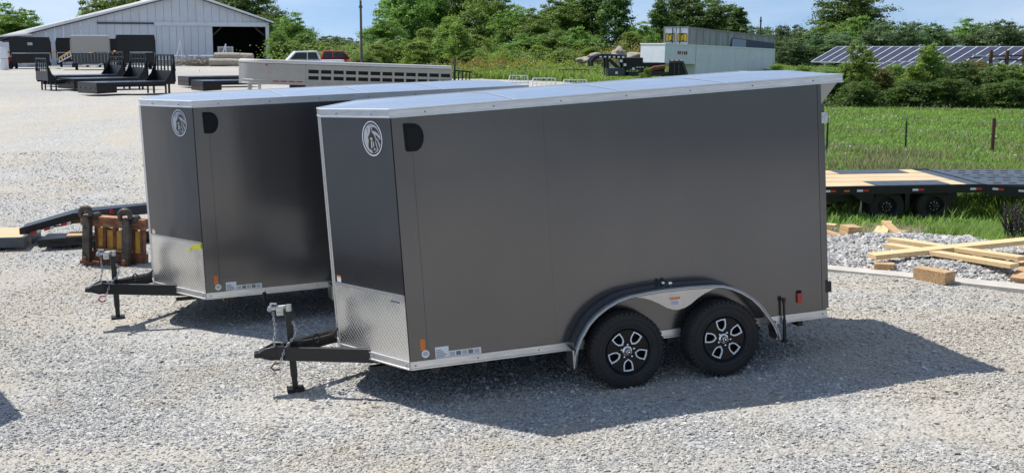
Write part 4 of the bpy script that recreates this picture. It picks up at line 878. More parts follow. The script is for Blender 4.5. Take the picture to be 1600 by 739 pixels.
# ------------------------------------------------------------------ black gooseneck trailer
p = far(1000, 118, 71); gt = thing('gooseneck_trailer', 'black gooseneck flatbed trailer with curved neck and loaded front deck', 'gooseneck trailer', (p.x, 71, gz(p.x,71)), R(4))
def goose():
    k = 71/1907.4
    def P(px, py, y=0.): return ((px-1000)*k, y, CAM_H+(72-py)*k-gz(far(1000,118,71).x, 71))
    for y in (0, 1.0):
        MB().tube([P(925,103,y),P(924,96,y),P(929,90,y),P(938,87,y),P(952,87.5,y),P(975,89,y)], .12, 8).build('neck_beam', 'black_paint', gt)
        MB().bar(P(948,88,y), P(950,118,y), .16).build('neck_upright', 'black_paint', gt); MB().bar(P(972,88,y), P(978,118,y), .16).build('neck_upright', 'black_paint', gt)
        MB().bar(P(952,92,y), P(975,112,y), .10).build('neck_brace', 'black_paint', gt)
    for i in range(6): MB().box((P(936+i*7,0)[0],-.13,P(0,88.8+.2*i)[2]-.03), (P(939.5+i*7,0)[0],-.121,P(0,88.8)[2]+.04)).build('reflective_tape', 'white_tape', gt)
    MB().box((P(948,0)[0],-.3,P(0,118)[2]), (P(975,0)[0],1.0,P(0,106)[2])).build('tool_box', 'blue_black', gt, bevel=.03)
    MB().box((P(976,0)[0],-.3,P(0,108)[2]), (P(1003,0)[0],1.6,P(0,90)[2])).build('front_deck', 'black_paint', gt)
    MB().box((P(980,0)[0],-.5,P(0,118)[2]), (P(1068,0)[0],1.8,P(0,112)[2])).build('main_deck', 'black_steel', gt)
    MB().box((P(1003,0)[0],.3,P(0,112)[2]), (P(1040,0)[0],1.4,P(0,98)[2])).build('winch_box', 'black_paint', gt)
    MB().tube([P(1012,109,-.5),P(1020,106,-.5),P(1036,104,-.5)], .13, 10).build('rusty_pipe', 'rust', gt)
    MB().prism([P(1042,118,-.6),P(1042,97,-.6),P(1063,96.5,-.6),P(1070,118,-.6)], (0,.06,0)).build('ramp', 'black_paint', gt)
    MB().bar(P(1042,96.5,-.6), P(1063,96,-.6), .1).build('ramp_rail', 'worn_iron', gt); MB().bar(P(1063,96,-.6), P(1071,118,-.6), .12).build('ramp_rail', 'worn_iron', gt)
    for x in (1050,1057): MB().bar(P(x,97,-.62), P(x,117,-.62), .06).build('ramp_bar', 'worn_iron', gt)
    for i in range(6): MB().box((P(1042+i*3.6,0)[0],-.66,P(0,94.6)[2]), (P(1044+i*3.6,0)[0],-.6,P(0,93.0)[2])).build('reflective_tape', 'white_tape' if i % 2 else 'red_tape', gt)
    for i, (px, py) in enumerate(((969,95),(975,101),(988,107),(962,113))): MB().box((P(px,0)[0]-.07,-.34,P(0,py)[2]-.07), (P(px,0)[0]+.07,-.30,P(0,py)[2]+.07)).build('marker_light', 'white_print', gt)
    for i in range(3): MB().box((P(992+i*4.5,0)[0],-.52,P(0,105.2)[2]), (P(994.6+i*4.5,0)[0],-.48,P(0,104)[2])).build('reflective_tape', 'white_tape', gt)
    for x in (995,1008): q = MB(); q.lathe([(0,-.12),(.2,-.12),(.34,-.11),(.37,-.05),(.37,.05),(.34,.11),(0,.12)], 24, (P(x,0)[0],-.55,.37)); q.build('wheel', 'rubber', gt, smooth=True)
goose()
# ------------------------------------------------------------------ white box trailer and grey van behind
p = far(1037, 97, 76); z0 = gz(p.x, 76)
wb = thing('white_box_trailer', 'long white gooseneck box trailer with raised nose and a small dark name on its side', 'box trailer', (p.x, 76, z0), (0, R(2.1), R(35)))
def whitebox():
    kx = 1.0; top = CAM_H+(72-69)*76/1907.4-z0; nb = top-1.12
    MB().box((0,-.0,nb), (2.6,2.3,top)).build('nose_box', 'white_paint', wb, bevel=.02)
    sd = MB(); sd.box((2.62,.0,.35), (9.7,2.3,top)); sd.build('body', 'white_paint', wb, bevel=.02)
    MB().box((2.6,-.03,nb+.1), (2.66,.0,top)).build('corner_moulding', 'aluminium', wb); MB().box((9.62,-.03,.4), (9.7,.0,top)).build('corner_moulding', 'aluminium', wb)
    MB().box((-.03,-.03,top-.03), (9.73,2.33,top+.04)).build('roof', 'barn_roof', wb)
    MB().box((-.02,-.02,nb-.05), (2.6,2.32,nb)).build('nose_floor', 'aluminium', wb)
    for k in range(5): MB().box((3.7+k*1.2,-.012,.45), (3.715+k*1.2,-.0,top-.06)).build('panel_seam', 'aluminium', wb)
    for i, w in enumerate((.17,.10,.10,.16,.14)):
        MB().box((1.05+i*.17,-.012,top-.60), (1.05+i*.17+w*.8,-.002,top-.40)).build('letter_shape', 'red_tape' if i % 3 == 0 else 'emblem_dark', wb)
    MB().box((8.3,-.012,.7), (8.34,-.0,1.25)).build('door_latch', 'black_steel', wb); MB().box((9.3,-.012,1.4), (9.34,0,1.7)).build('door_latch', 'black_steel', wb)
    for x in (6.6,7.6): q = MB(); q.lathe([(0,-.12),(.2,-.12),(.36,-.11),(.39,-.06),(.39,.06),(.36,.11),(0,.12)], 24, (x,-.0,.39)); q.build('wheel', 'rubber', wb, smooth=True)
    MB().bar((1.0,1.2,0), (1.0,1.2,nb), .15).build('gooseneck_post', 'black_steel', wb)
whitebox()
p = far(1075, 75, 88); z0 = gz(p.x, 88)
gv_ = thing('semi_trailer', 'weathered grey semi trailer with white rear doors lettered in yellow, behind the white one', 'semi trailer', (p.x, 88, z0), (0, R(2.2), R(55)))
def semi():
    top = CAM_H+(72-43)*88/1907.4-z0; zb = top-2.7; Lx = 15.2; Wd = 2.0
    MB().box((0,0,zb), (Lx,Wd,top)).build('body', 'grey_van', gv_)
    for k in range(2):
        a = .06+k*.97; dr = MB().box((-.05,a,zb+.1), (-.001,a+.90,top-.08)).build('rear_door', 'white_paint', gv_)
        MB().box((-.060,a+.07,top-1.06), (-.049,a+.83,top-.46)).build('sign_panel', 'emblem_dark', dr)
        for j in range(3):
            w = .24; y = a+.10+j*w; MB().prism([(-.066,y,top-1.0+.1*(j % 2)),(-.066,y+w*.8,top-1.02),(-.066,y+w*.8,top-.52-.12*(j % 2)),(-.066,y,top-.52)], (.005,0,0)).build('yellow_letter', 'yellow_letter_paint', dr)
    for y in (.03, .70, 1.28, 1.97): MB().bar((-.075,y,zb+.05), (-.075,y,top-.03), .05).build('lock_rod', 'barn_trim' if .1 < y < 1.9 else 'grey_van', gv_)
    MB().box((-.06,-.02,top-.07), (0,Wd+.02,top+.02)).build('rear_header', 'grey_van', gv_)
    for k in range(15):
        x = .15+k*(Lx-.3)/14; MB().box((x,-.035,zb+.1), (x+.10,-.002,top-.10)).build('side_post', 'grey_van_light', gv_)
    MB().box((0,-.05,top-.10), (Lx,-.001,top)).build('top_rail', 'dead_wood', gv_); MB().box((0,-.05,zb-.05), (Lx,-.001,zb+.1)).build('bottom_rail', 'grey_van', gv_)
    MB().prism([(6.7,-.055,top-1.30),(Lx,-.055,top-1.35),(Lx,-.055,top-.55),(7.1,-.055,top-.45)], (0,.012,0)).build('dark_band', 'navy', gv_)
    MB().box((7.1,-.068,top-1.22), (9.6,-.056,top-.52)).build('pale_patch', 'grey_van_blue', gv_)
    for x in (1.6,2.9):
        for y in (.15,Wd-.15): q = MB(); q.lathe([(0,-.14),(.3,-.14),(.48,-.12),(.51,-.06),(.51,.06),(.48,.12),(0,.14)], 24, (x,y,.51)); q.build('wheel', 'rubber', gv_, smooth=True)
    MB().box((.3,.4,zb-.35), (Lx-.2,1.6,zb-.06)).build('chassis', 'black_steel', gv_)
semi()
# ------------------------------------------------------------------ poles
def pole(px, ytop, Y, r, lab):
    p = far(px, 90, Y); h = CAM_H+(72-ytop)*Y/F_PX-gz(p.x, Y)
    o = MB().tube([(0,0,0),(0,0,h)], [r,r*.75], 10); o.tube([(0,0,h*.90),(0,0,h*.93)], [r*1.25,r*1.25], 10); o = o.build('utility_pole', 'pole_wood', smooth=True); o.location = (p.x, Y, gz(p.x,Y)); tag(o, lab, 'utility pole')
pole(565, 3, 84, .10, 'tall thin dark pole against the sky left of the big trees'); pole(1187, 28, 150, .12, 'short distant pole right of the grey semi trailer')
# ------------------------------------------------------------------ solar array
def solar():
    px0, px1 = 1268, 1640; Y0_, Y1_ = 112., 88.
    A = far(px0, 96, Y0_); B = far(px1, 96, Y1_); A.z = B.z = 0
    d = (B-A).normalized(); nrm = Vector((-d.y, d.x, 0))     # away from the camera
    t = thing('solar_array', 'long tilted row of dark solar panels behind the shrub hedge', 'solar panels', (A.x, A.y, 1.0-.0), (0,0,math.atan2(d.y,d.x)))
    Lt = (B-A).length; n = 22; w = Lt/n
    zlo, zhi, dep = .75, 2.1, 2.9
    for k in range(n):
        x = k*w
        for j in range(2):
            f0, f1 = j/2+.006, (j+1)/2-.006
            def Q(x_, f, o=0): return (x_, dep*f, zlo+(zhi-zlo)*f+o)
            pn = MB().add([Q(x+.03,f0),Q(x+w-.03,f0),Q(x+w-.03,f1),Q(x+.03,f1),Q(x+.03,f0,-.05),Q(x+w-.03,f0,-.05),Q(x+w-.03,f1,-.05),Q(x+.03,f1,-.05)], [(0,1,2,3),(7,6,5,4),(0,4,5,1),(1,5,6,2),(2,6,7,3),(3,7,4,0)]).build('panel', 'solar_cell', t)
        MB().bar((x,-.02,zlo+.0), (x,dep+.02,zhi+.01), .12, .08).build('frame_bar', 'panel_frame', t)
        if k % 3 == 0: MB().bar((x+.1,dep*.5,0), (x+.1,dep*.5,1.38), .12).build('support_post', 'zinc', t)
    MB().bar((0,-.03,zlo), (Lt,-.03,zlo), .08, .10).build('edge_rail', 'panel_frame', t); MB().bar((0,dep+.03,zhi), (Lt,dep+.03,zhi), .08, .10).build('edge_rail', 'panel_frame', t)
    # second lower row in front
    t2 = thing('solar_array', 'second lower row of solar panels just over the hedge top', 'solar panels', (far(1362,103,97).x, 97, 0.9), (0,0,math.atan2(d.y,d.x)))
    for k in range(16):
        x = k*w*.8
        MB().add([(x+.03,0,.4),(x+w*.8-.03,0,.4),(x+w*.8-.03,1.6,1.05),(x+.03,1.6,1.05),(x+.03,0,.35),(x+w*.8-.03,0,.35),(x+w*.8-.03,1.6,1.0),(x+.03,1.6,1.0)], [(0,1,2,3),(7,6,5,4),(0,4,5,1),(1,5,6,2),(2,6,7,3),(3,7,4,0)]).build('panel', 'solar_cell', t2)
        MB().bar((x,-.02,.41), (x,1.62,1.06), .10, .06).build('frame_bar', 'panel_frame', t2)
    MB().bar((0,1.63,1.06), (16*w*.8,1.63,1.06), .07).build('edge_rail', 'panel_frame', t2)
solar()
pl = thing('steel_rack', 'rusty steel posts with crossing rails rising above the hedge at right', 'steel rack', (far(1548,95,76).x, 76, .3))
k76 = 76/1907.4
for i, px in enumerate((1548,1573,1599,1622)):
    x = (px-1548)*k76; MB().box((x-.09,-.09,0), (x+.09,.09,CAM_H-.3+(72-(79 if i < 3 else 80))*k76)).build('post', 'rust_post', pl)
for (a, b) in (((1515,91),(1548,88)),((1520,86),(1576,92)),((1548,88),(1625,86)),((1560,93),(1640,95))):
    MB().bar(((a[0]-1548)*k76,0,CAM_H-.3+(72-a[1])*k76), ((b[0]-1548)*k76,.1,CAM_H-.3+(72-b[1])*k76), .09).build('rail', 'panel_frame' if a[1] == 86 else 'rust_post', pl)

# ------------------------------------------------------------------ trees and shrubs
def leaf_quads(cen, nor, size, asp=.62):
    n = len(cen); t = rng.normal(0,1,(n,3)); nor = nor/np.linalg.norm(nor, axis=1, keepdims=True)
    a = np.cross(nor, t); a /= np.linalg.norm(a, axis=1, keepdims=True)+1e-9; b = np.cross(nor, a)
    s = (size*(.65+.7*rng.random(n)))[:,None] if np.isscalar(size) else size[:,None]
    v = np.stack([cen-a*s*.5, cen+b*s*asp*.5-a*s*.08+nor*s*.06, cen+a*s*.5, cen-b*s*asp*.5-a*s*.08+nor*s*.06], 1).reshape(-1,3)
    return v, np.arange(4*n).reshape(n,4)
def crown_points(h, w, nclump, nleaf, base=.12, rclump=.16, shape='round'):
    """clumps spread through the crown; leaves over each clump"""
    P, N = [], []
    lobes = rng.normal(0,.42,(7,3)); lobes[:,2] = rng.uniform(-.75,.85,7)
    for k in range(nclump):
        while True:
            q = rng.uniform(-1,1,3); r = np.linalg.norm(q)
            if .35 < r < 1 and rng.random() < r*1.1: break
        if rng.random() < .5: q = lobes[k % 7]+rng.normal(0,.20,3); q[2] = np.clip(q[2],-1,1)
        zc = base*h+(1-base)*h*(q[2]*.5+.5)
        f = (q[2]*.5+.5); wid = {'round': 1.0, 'spire': 1.25-1.0*f, 'bush': 1.12-.35*f}[shape]
        c = np.array([q[0]*w/2*wid, q[1]*w/2*wid, zc]); rc = rclump*w*(.55+.9*rng.random())*(.8 if f > .8 else 1)
        d = rng.normal(0,1,(nleaf,3)); d[:,2] = np.abs(d[:,2])*.9-.25*rng.random(nleaf)*2; d /= np.linalg.norm(d, axis=1, keepdims=True)
        rr = rc*(.35+.75*rng.random(nleaf)); P.append(c+d*rr[:,None]*np.array([1,1,.72])); N.append(d+rng.normal(0,.55,(nleaf,3))+np.array([0,0,.5]))
        # a few sprigs sticking out
        ns = nleaf//9; dd = d[:ns]*rc*(1.05+.4*rng.random(ns))[:,None]; P.append(c+dd); N.append(rng.normal(0,1,(ns,3)))
    return np.concatenate(P), np.concatenate(N)
def make_tree(name, lab, cat, h, w, nclump, nleaf, leaf, m, base=.12, rclump=.16, shape='round', trunk=True):
    t = thing(name, lab, cat)
    P, N = crown_points(h, w, nclump, nleaf, base, rclump, shape); v, q = leaf_quads(P, N, leaf)
    fastmesh('crown', v, q, m, t)
    tr = MB(); tr.tube([(0,0,-.2),(.03*w*.2,.0,h*.25),(0,.02,h*.55),(.02,0,h*.85)], [w*.035+.04,w*.028+.03,w*.018+.02,.02], 8)
    for k in range(7):
        a = k*2.4; z0_ = h*(.15+.08*k); r = w*.36*(1-.06*k); tr.tube([(0,0,z0_),(math.cos(a)*r*.5,math.sin(a)*r*.5,z0_+h*.10),(math.cos(a)*r,math.sin(a)*r,z0_+h*.22)], [w*.016+.015,w*.011+.01,.012], 6)
    tr.build('trunk', 'bark', t, smooth=True); return t
protos = {}
protos['oak'] = lambda: make_tree('broadleaf_tree','x','tree',9,7.0,210,115,.23,'leaf_dark',.06,.11)
protos['mid'] = lambda: make_tree('broadleaf_tree','x','tree',8,6.0,190,110,.22,'leaf_mid',.02,.11)
protos['bright'] = lambda: make_tree('young_tree','x','tree',5.5,4.4,150,100,.19,'leaf_bright',.0,.115,'bush')
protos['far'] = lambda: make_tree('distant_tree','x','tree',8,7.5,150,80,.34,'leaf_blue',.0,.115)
protos['bush'] = lambda: make_tree('shrub','x','shrub',2.6,2.4,130,100,.105,'leaf_mid',.0,.12,'bush')
protos['sapling'] = lambda: make_tree('shrub','x','shrub',3.6,2.3,120,95,.12,'leaf_bright',.0,.13,'bush')
protos['olivebush'] = lambda: make_tree('shrub','x','shrub',2.5,2.4,120,100,.105,'leaf_olive',.0,.12,'bush')
protos['darkbush'] = lambda: make_tree('shrub','x','shrub',2.4,2.6,130,100,.105,'leaf_dark',.0,.12,'bush')
protos['spire'] = lambda: make_tree('broadleaf_tree','x','tree',9,4.6,170,105,.22,'leaf_dark',.03,.13,'spire')
BASEH = dict(oak=9,mid=8,bright=5.5,far=8,bush=2.6,sapling=3.6,darkbush=2.4,spire=9,olivebush=2.5); BASEW = dict(oak=7,mid=6,bright=4.4,far=7.5,bush=2.4,sapling=2.3,darkbush=2.6,spire=4.6,olivebush=2.4)
made = {}
def plant(kd, px, ytop, wpx, Y, lab, group, dz=0):
    if group == G2: Y *= 1.42
    x = far(px, 72, Y).x; z = gz(x, Y)+dz; h = CAM_H+(72-ytop)*Y/F_PX-z; w = wpx*Y/F_PX
    sc = (w/BASEW[kd]/1.0, w/BASEW[kd]/1.0*.9, h/BASEH[kd]*.97)
    if kd not in made:
        o = protos[kd](); made[kd] = o; o.location = (x,Y,z); o.rotation_euler = (0,0,rng.random()*6.28); o.scale = sc; o['label'] = lab; o['group'] = group
    else: o = dup(made[kd], (x,Y,z), rng.random()*6.28, lab, sc, group)
    return o
G1, G2, G3, G4 = 'trees behind the barn', 'trees across the back of the lot', 'distant trees on the skyline', 'shrubs of the hedge beside the field'
T = [('mid',18,6,95,172,'round green tree at the far left behind the shed roof',G1),
 ('mid',182,-22,110,190,'green tree above the left roof slope of the barn',G1),('oak',250,-30,110,195,'dark tree standing just left of the barn ridge',G1),
 ('oak',370,-28,130,185,'dark tree above the right roof slope of the barn',G1),('mid',330,-20,100,200,'green tree behind the barn ridge',G1),
 ('oak',428,14,74,158,'dark tree close to the right corner of the barn',G1),('mid',458,20,70,150,'green tree right of the barn corner',G1),('mid',436,48,50,142,'low green tree at the foot of the barn corner',G1),('mid',478,52,60,140,'low green tree between the barn and the skyline gap',G1),
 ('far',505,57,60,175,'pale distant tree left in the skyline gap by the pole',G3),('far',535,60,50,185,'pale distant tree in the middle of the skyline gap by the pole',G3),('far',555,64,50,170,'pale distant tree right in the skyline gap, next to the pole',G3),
 ('mid',598,22,70,118,'green tree just right of the tall pole',G2),('mid',632,-30,100,124,'tall dark tree at the left of the big grove',G2),('mid',605,60,70,108,'low green tree at the foot of the tall pole',G2),
 ('mid',672,-25,90,130,'tall mid green tree behind the light young tree',G2),('oak',725,-45,120,132,'tallest dark tree left of centre in the grove',G2),('bright',705,28,62,104,'bright yellow green young tree in front of the grove',G2),
 ('bright',668,46,56,106,'bright young tree left of the tallest bright one',G2),('mid',650,62,60,100,'low dense green tree behind the stock trailer roof',G2),('mid',770,-20,100,118,'dark tree behind the yellow weeds',G2),
 ('mid',800,8,80,108,'mid green tree in the centre of the grove',G2),('mid',835,14,80,106,'leafy green tree right of centre in the grove',G2),('mid',870,-10,90,120,'tall green tree behind the weeds and the rusty rack',G2),
 ('bright',745,56,60,98,'bright low tree over the light rubble pile',G2),('mid',865,48,76,99,'low leafy tree over the small rusty rack',G2),('mid',905,42,70,97,'low leafy tree left of the boulders',G2),('mid',820,52,70,98,'low leafy tree over the middle white truck rack',G2),
 ('spire',925,-40,80,122,'narrow tall dark tree left of the black gooseneck trailer',G2),('mid',905,-20,90,128,'broad dark tree over the low leafy ones',G2),('spire',962,-25,70,118,'narrow dark tree above the boulders',G2),
 ('mid',1004,34,56,105,'green tree left of the grey semi trailer',G2),('bright',985,52,56,97,'olive bright tree behind the boulders',G2),('spire',1032,0,60,116,'pointed dark tree just left of the semi trailer doors',G2),
 ('oak',1075,-15,100,128,'big dark tree over the semi trailer doors',G2),('oak',1122,2,90,126,'big dark tree over the middle of the semi trailer',G2),('spire',1150,14,60,124,'dark tree at the right end of the grove',G2),
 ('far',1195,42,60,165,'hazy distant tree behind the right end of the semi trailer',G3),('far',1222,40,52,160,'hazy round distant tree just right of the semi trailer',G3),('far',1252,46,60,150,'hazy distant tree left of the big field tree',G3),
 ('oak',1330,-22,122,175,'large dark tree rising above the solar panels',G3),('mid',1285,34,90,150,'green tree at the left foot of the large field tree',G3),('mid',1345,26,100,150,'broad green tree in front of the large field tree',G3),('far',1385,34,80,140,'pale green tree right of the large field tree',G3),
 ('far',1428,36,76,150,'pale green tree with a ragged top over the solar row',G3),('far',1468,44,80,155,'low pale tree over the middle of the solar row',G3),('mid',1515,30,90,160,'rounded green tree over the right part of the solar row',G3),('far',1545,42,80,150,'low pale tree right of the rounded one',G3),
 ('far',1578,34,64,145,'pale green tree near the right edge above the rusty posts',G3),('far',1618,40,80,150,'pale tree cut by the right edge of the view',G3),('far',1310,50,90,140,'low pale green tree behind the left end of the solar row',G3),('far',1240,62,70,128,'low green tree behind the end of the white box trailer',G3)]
for a in T: plant(*a)
G5 = 'low bushes along the back of the lot'
for a in [('bright',590,70,60,100,'low bright bush at the foot of the tall pole, behind the red pickup'),('mid',622,58,64,104,'leafy bush right of the tall pole'),('bright',655,66,60,98,'light green bush over the middle of the stock trailer'),('mid',690,60,60,100,'mid green bush over the right part of the stock trailer'),
          ('bright',716,40,52,96,'tall light green bush above the bleached logs'),('mid',738,74,56,95,'low mid green bush behind the bleached logs'),('mid',800,78,70,108,'low bush in the middle of the weeds'),('mid',880,76,70,108,'low bush above the rusty rack'),('bright',842,72,50,110,'light low bush between the two in the weeds'),
          ('mid',570,78,50,92,'small bush just left of the tall pole'),('bright',925,74,50,104,'light low bush left of the boulders')]: plant(*a, G5)
H = [('darkbush',1298,112,66,68,'low dark shrub half hidden behind the trailer visor'),('sapling',1346,68,54,67,'tall bright shrub reaching over the solar panels at left'),('bush',1322,96,60,69,'green shrub between the visor and the tall bright one'),
 ('olivebush',1375,104,74,68,'brownish shrub right of the tall bright one'),('bush',1402,98,66,70,'green shrub in the left middle of the hedge'),('sapling',1452,68,58,67,'tall bright shrub in the middle of the hedge'),('sapling',1430,98,54,66,'low green shrub left of the middle tall one'),
 ('darkbush',1480,100,76,68,'dark shrub right of the middle tall one'),('olivebush',1520,92,76,69,'reddish tipped shrub below the rusty rails'),('darkbush',1552,106,70,67,'dark dense shrub under the rusty posts'),('sapling',1586,98,76,68,'yellowish shrub near the right edge'),('bush',1625,94,80,68,'green shrub cut by the right edge'),
 ('darkbush',1340,128,60,65,'dark lower shrub at the left foot of the hedge'),('darkbush',1420,126,80,65,'dark lower shrub in the middle foot of the hedge'),('darkbush',1500,124,80,65,'dark lower shrub under the reddish tipped one'),('darkbush',1580,126,90,65,'dark lower shrub at the right foot of the hedge'),
 ('bush',1255,100,60,74,'green shrub seen between the roof and the solar panels'),('bush',1215,98,50,80,'small shrub at the end of the white box trailer')]
for a in H: plant(*a, G4)
plant('bush', 1012, 104, 30, 66, 'small leafy shrub in front of the black gooseneck trailer', 'weed shrubs on the lot'); plant('bush', 985, 92, 34, 86, 'small leafy shrub behind the black gooseneck trailer', 'weed shrubs on the lot')

# ------------------------------------------------------------------ grasses and weeds
def blades(name, x, y, h, w, m, lean=.35, z=None, seg=True):
    n = len(x); z = ground_z(x, y) if z is None else z; a = rng.random(n)*6.28; d = np.stack([np.cos(a),np.sin(a),np.zeros(n)],1); s = np.stack([-np.sin(a),np.cos(a),np.zeros(n)],1)
    b = np.stack([x,y,z-.01],1); ln = (lean*(.3+rng.random(n))*h)[:,None]; w_ = (w*(.6+.8*rng.random(n)))[:,None]; up = np.array([[0,0,1.]])*h[:,None]
    v = np.stack([b-s*w_, b+s*w_, b+up*.55+d*ln*.35+s*w_*.8, b+up*.55+d*ln*.35-s*w_*.8, b+up+d*ln*1.1], 1)
    vv = v.reshape(-1,3); i = np.arange(n)*5
    q = np.concatenate([np.stack([i,i+1,i+2,i+3],1), np.stack([i+3,i+2,i+4,i+4],1)])
    q2 = q[n:]; me = bpy.data.meshes.new(name); me.vertices.add(len(vv)); me.vertices.foreach_set('co', vv.astype(np.float32).ravel())
    li = np.concatenate([q[:n].ravel(), q2[:,:3].ravel()]).astype(np.int32); me.loops.add(len(li)); me.loops.foreach_set('vertex_index', li)
    me.polygons.add(2*n); me.polygons.foreach_set('loop_start', np.concatenate([np.arange(n)*4, 4*n+np.arange(n)*3]).astype(np.int32)); me.update(calc_edges=True); me.materials.append(MATS[m])
    o = bpy.data.objects.new(name, me); C.objects.link(o); return kind(o, 'stuff')
n = 110000; y = 21+np.power(rng.random(n),.8)*(70-21); x = y*(.20+.30*rng.random(n)); k = (grass_mask(x,y) > .5); x, y = x[k], y[k]
pat = np.sin(x*.7+np.sin(y*.5)*2)*np.sin(y*.33+x*.2)
blades('field_grass', x, y, (.10+.10*rng.random(len(x)))*(1+.3*pat), .014+.0003*y, 'grass_blade', .6)
n = 34000; y = 32.5+rng.normal(0,3.4,n); x = y*(.22+.26*rng.random(n)); k = np.sin(x*1.3+np.sin(y)*1.5)+np.sin(y*1.1+x*.5)+rng.normal(0,.8,n) > .35; x, y = x[k], y[k]; n = len(x); blades('dry_weeds', x, y, .08+.34*rng.random(n)**2.2, .012, 'grass_dry', .5)
n = 2600; y = 34+rng.random(n)*34; x = y*(.22+.26*rng.random(n)); v, q = leaf_quads(np.stack([x,y,ground_z(x,y)+.16+.12*rng.random(n)],1), rng.normal(0,.3,(n,3))+np.array([0,0,1]), .055); k = np.repeat(np.sin(x*.9)+np.sin(y*.6+x*.4)+rng.normal(0,.5,n) > .6, 1)
q = q[k]; kind(fastmesh('wild_flowers', v, q, 'flower_white'), 'stuff')
n = 60000; y = 24+rng.random(n)*44; x = y*(.22+.27*rng.random(n)); k = np.sin(x*.55+np.sin(y*.28)*2.2)+np.sin(y*.42-x*.3)+rng.normal(0,.45,n) > .75; x, y = x[k], y[k]
blades('field_clover', x, y, .10+.16*rng.random(len(x)), .016+.0003*y, 'leaf_mid', .8)
n = 9000; y = 24+rng.random(n)*42; x = y*(.22+.27*rng.random(n)); k = np.sin(x*.8+y*.35)+rng.normal(0,.5,n) > .7; x, y = x[k], y[k]
blades('dry_stems', x, y, .15+.25*rng.random(len(x)), .010+.0002*y, 'grass_dry', .5)
# tall weeds round the deck trailer and by the timber
def clumps(name, spots, m, per, h0, h1, spread, w=.007, lean=.8):
    X, Y, Hh = [], [], []
    for sx_, sy_, sc in spots:
        k = int(per*sc); X.append(sx_+rng.normal(0,spread*sc,k)); Y.append(sy_+rng.normal(0,spread*sc*.7,k)); Hh.append((h0+(h1-h0)*rng.random(k)**1.6)*sc)
    return blades(name, np.concatenate(X), np.concatenate(Y), np.concatenate(Hh), w, m, lean)
sp = [(on(px+rng.normal(0,4), py).x, on(px, py).y, .75+.5*rng.random()) for px, py in [(1300,340),(1312,342),(1330,338),(1345,342),(1365,341),(1385,343),(1400,340),(1420,342),(1440,338),(1455,342),(1470,340),(1485,336),(1350,332),(1432,334)]]
clumps('weed_tufts', sp, 'grass_blade', 70, .10, .42, .14)
sp = [(on(px, py).x, on(px, py).y, .7+.5*rng.random()) for px, py in zip(1490+130*rng.random(46), 322+26*rng.random(46))]
clumps('tall_grass', sp, 'grass_blade', 130, .14, .50, .22, .008)
n = 26000; x = 5.8+6.5*rng.random(n); y = 17.0+3.8*rng.random(n); k = grass_mask(x,y) > .35+.3*rng.random(n); x, y = x[k], y[k]; blades('verge_grass', x, y, .08+.16*rng.random(len(x)), .006, 'grass_blade', .7)
n = 5000; x = 4+8*rng.random(n); y = 19.5+1.6*rng.random(n); blades('dry_grass', x, y, .04+.16*rng.random(n)**2, .006, 'grass_dry', .9)
# weeds behind the lot
n = 60000; y = 76+rng.random(n)*30; x = -9+rng.random(n)*34; k = grass_mask(x,y) > .5; x, y = x[k], y[k]
blades('back_weeds', x, y, .25+.55*rng.random(len(x))**1.5, .035, 'grass_blade', .6)
def weedmass(name, c, sx_, sy_, h, n, m, leaf=.16):
    P = np.stack([c.x+rng.normal(0,sx_,n), c.y+rng.normal(0,sy_,n), np.zeros(n)],1); P[:,2] = ground_z(P[:,0],P[:,1])+h*rng.random(n)*(.6+.4*np.sin(P[:,0]*1.9)*np.sin(P[:,1]*1.3+1)); v, q = leaf_quads(P, rng.normal(0,.7,(n,3))+np.array([0,0,1]), leaf); return kind(fastmesh(name, v, q, m), 'stuff')
P_ = lambda px, Y: far(px, 100, Y)
weedmass('yellow_weeds', P_(768,90), 1.6, 3, 1.5, 12000, 'leaf_yellow'); weedmass('yellow_weeds', P_(845,92), 2.6, 3, 1.2, 9000, 'leaf_yellow'); weedmass('green_weeds', P_(805,88), 3.5, 3, 1.0, 14000, 'leaf_mid'); weedmass('green_weeds', P_(905,88), 2.6, 3, 1.2, 12000, 'leaf_bright'); weedmass('green_weeds', P_(950,80), 1.8, 2, .8, 6000, 'leaf_bright', .13)
weedmass('brambles', P_(790,110), 7, 4, 2.3, 18000, 'leaf_mid'); weedmass('brambles', P_(900,112), 6, 4, 2.2, 15000, 'leaf_olive'); weedmass('brambles', P_(1000,104), 2.2, 3, 3.0, 9000, 'leaf_yellow'); weedmass('brambles', P_(680,106), 5, 3, 2.4, 12000, 'leaf_bright')
weedmass('hedge_undergrowth', Vector((21.5,66.5,0)), 5.5, 1.2, 1.3, 22000, 'leaf_dark', .12); weedmass('hedge_undergrowth', Vector((20.5,64.8,0)), 5, .4, .6, 5000, 'leaf_blue', .10)
weedmass('pole_brush', Vector((far(562,90,118).x,118,0)), 3.2, 3, 2.8, 12000, 'leaf_mid', .2)
# dark seeded dock plants by the right edge
for i, (px, py, sc, lab) in enumerate(((1578,382,1.0,'dark dried weed stalks beside the timber ends, left clump'),(1597,384,1.15,'dark dried weed stalks at the right edge, right clump'))):
    q = on(px, py); m_ = MB()
    for k in range(26):
        a = rng.random()*6.28; r = .10*rng.random(); h = (.35+.30*rng.random())*sc; l_ = .12*rng.normal(); x0, y0_ = math.cos(a)*r, math.sin(a)*r
        m_.tube([(x0,y0_,0),(x0+l_*.4,y0_,h*.5),(x0+l_,y0_+.03,h)], [.004,.007,.003], 4)
        for j in range(6): z = h*(.45+.09*j); m_.bar((x0+l_*z/h,y0_,z), (x0+l_*z/h+rng.normal()*.03,y0_+rng.normal()*.03,z+.04), .012)
    o = m_.build('dried_weed', 'dark_timber'); o.location = q; tag(o, lab, 'weed', 'dried dark weeds')

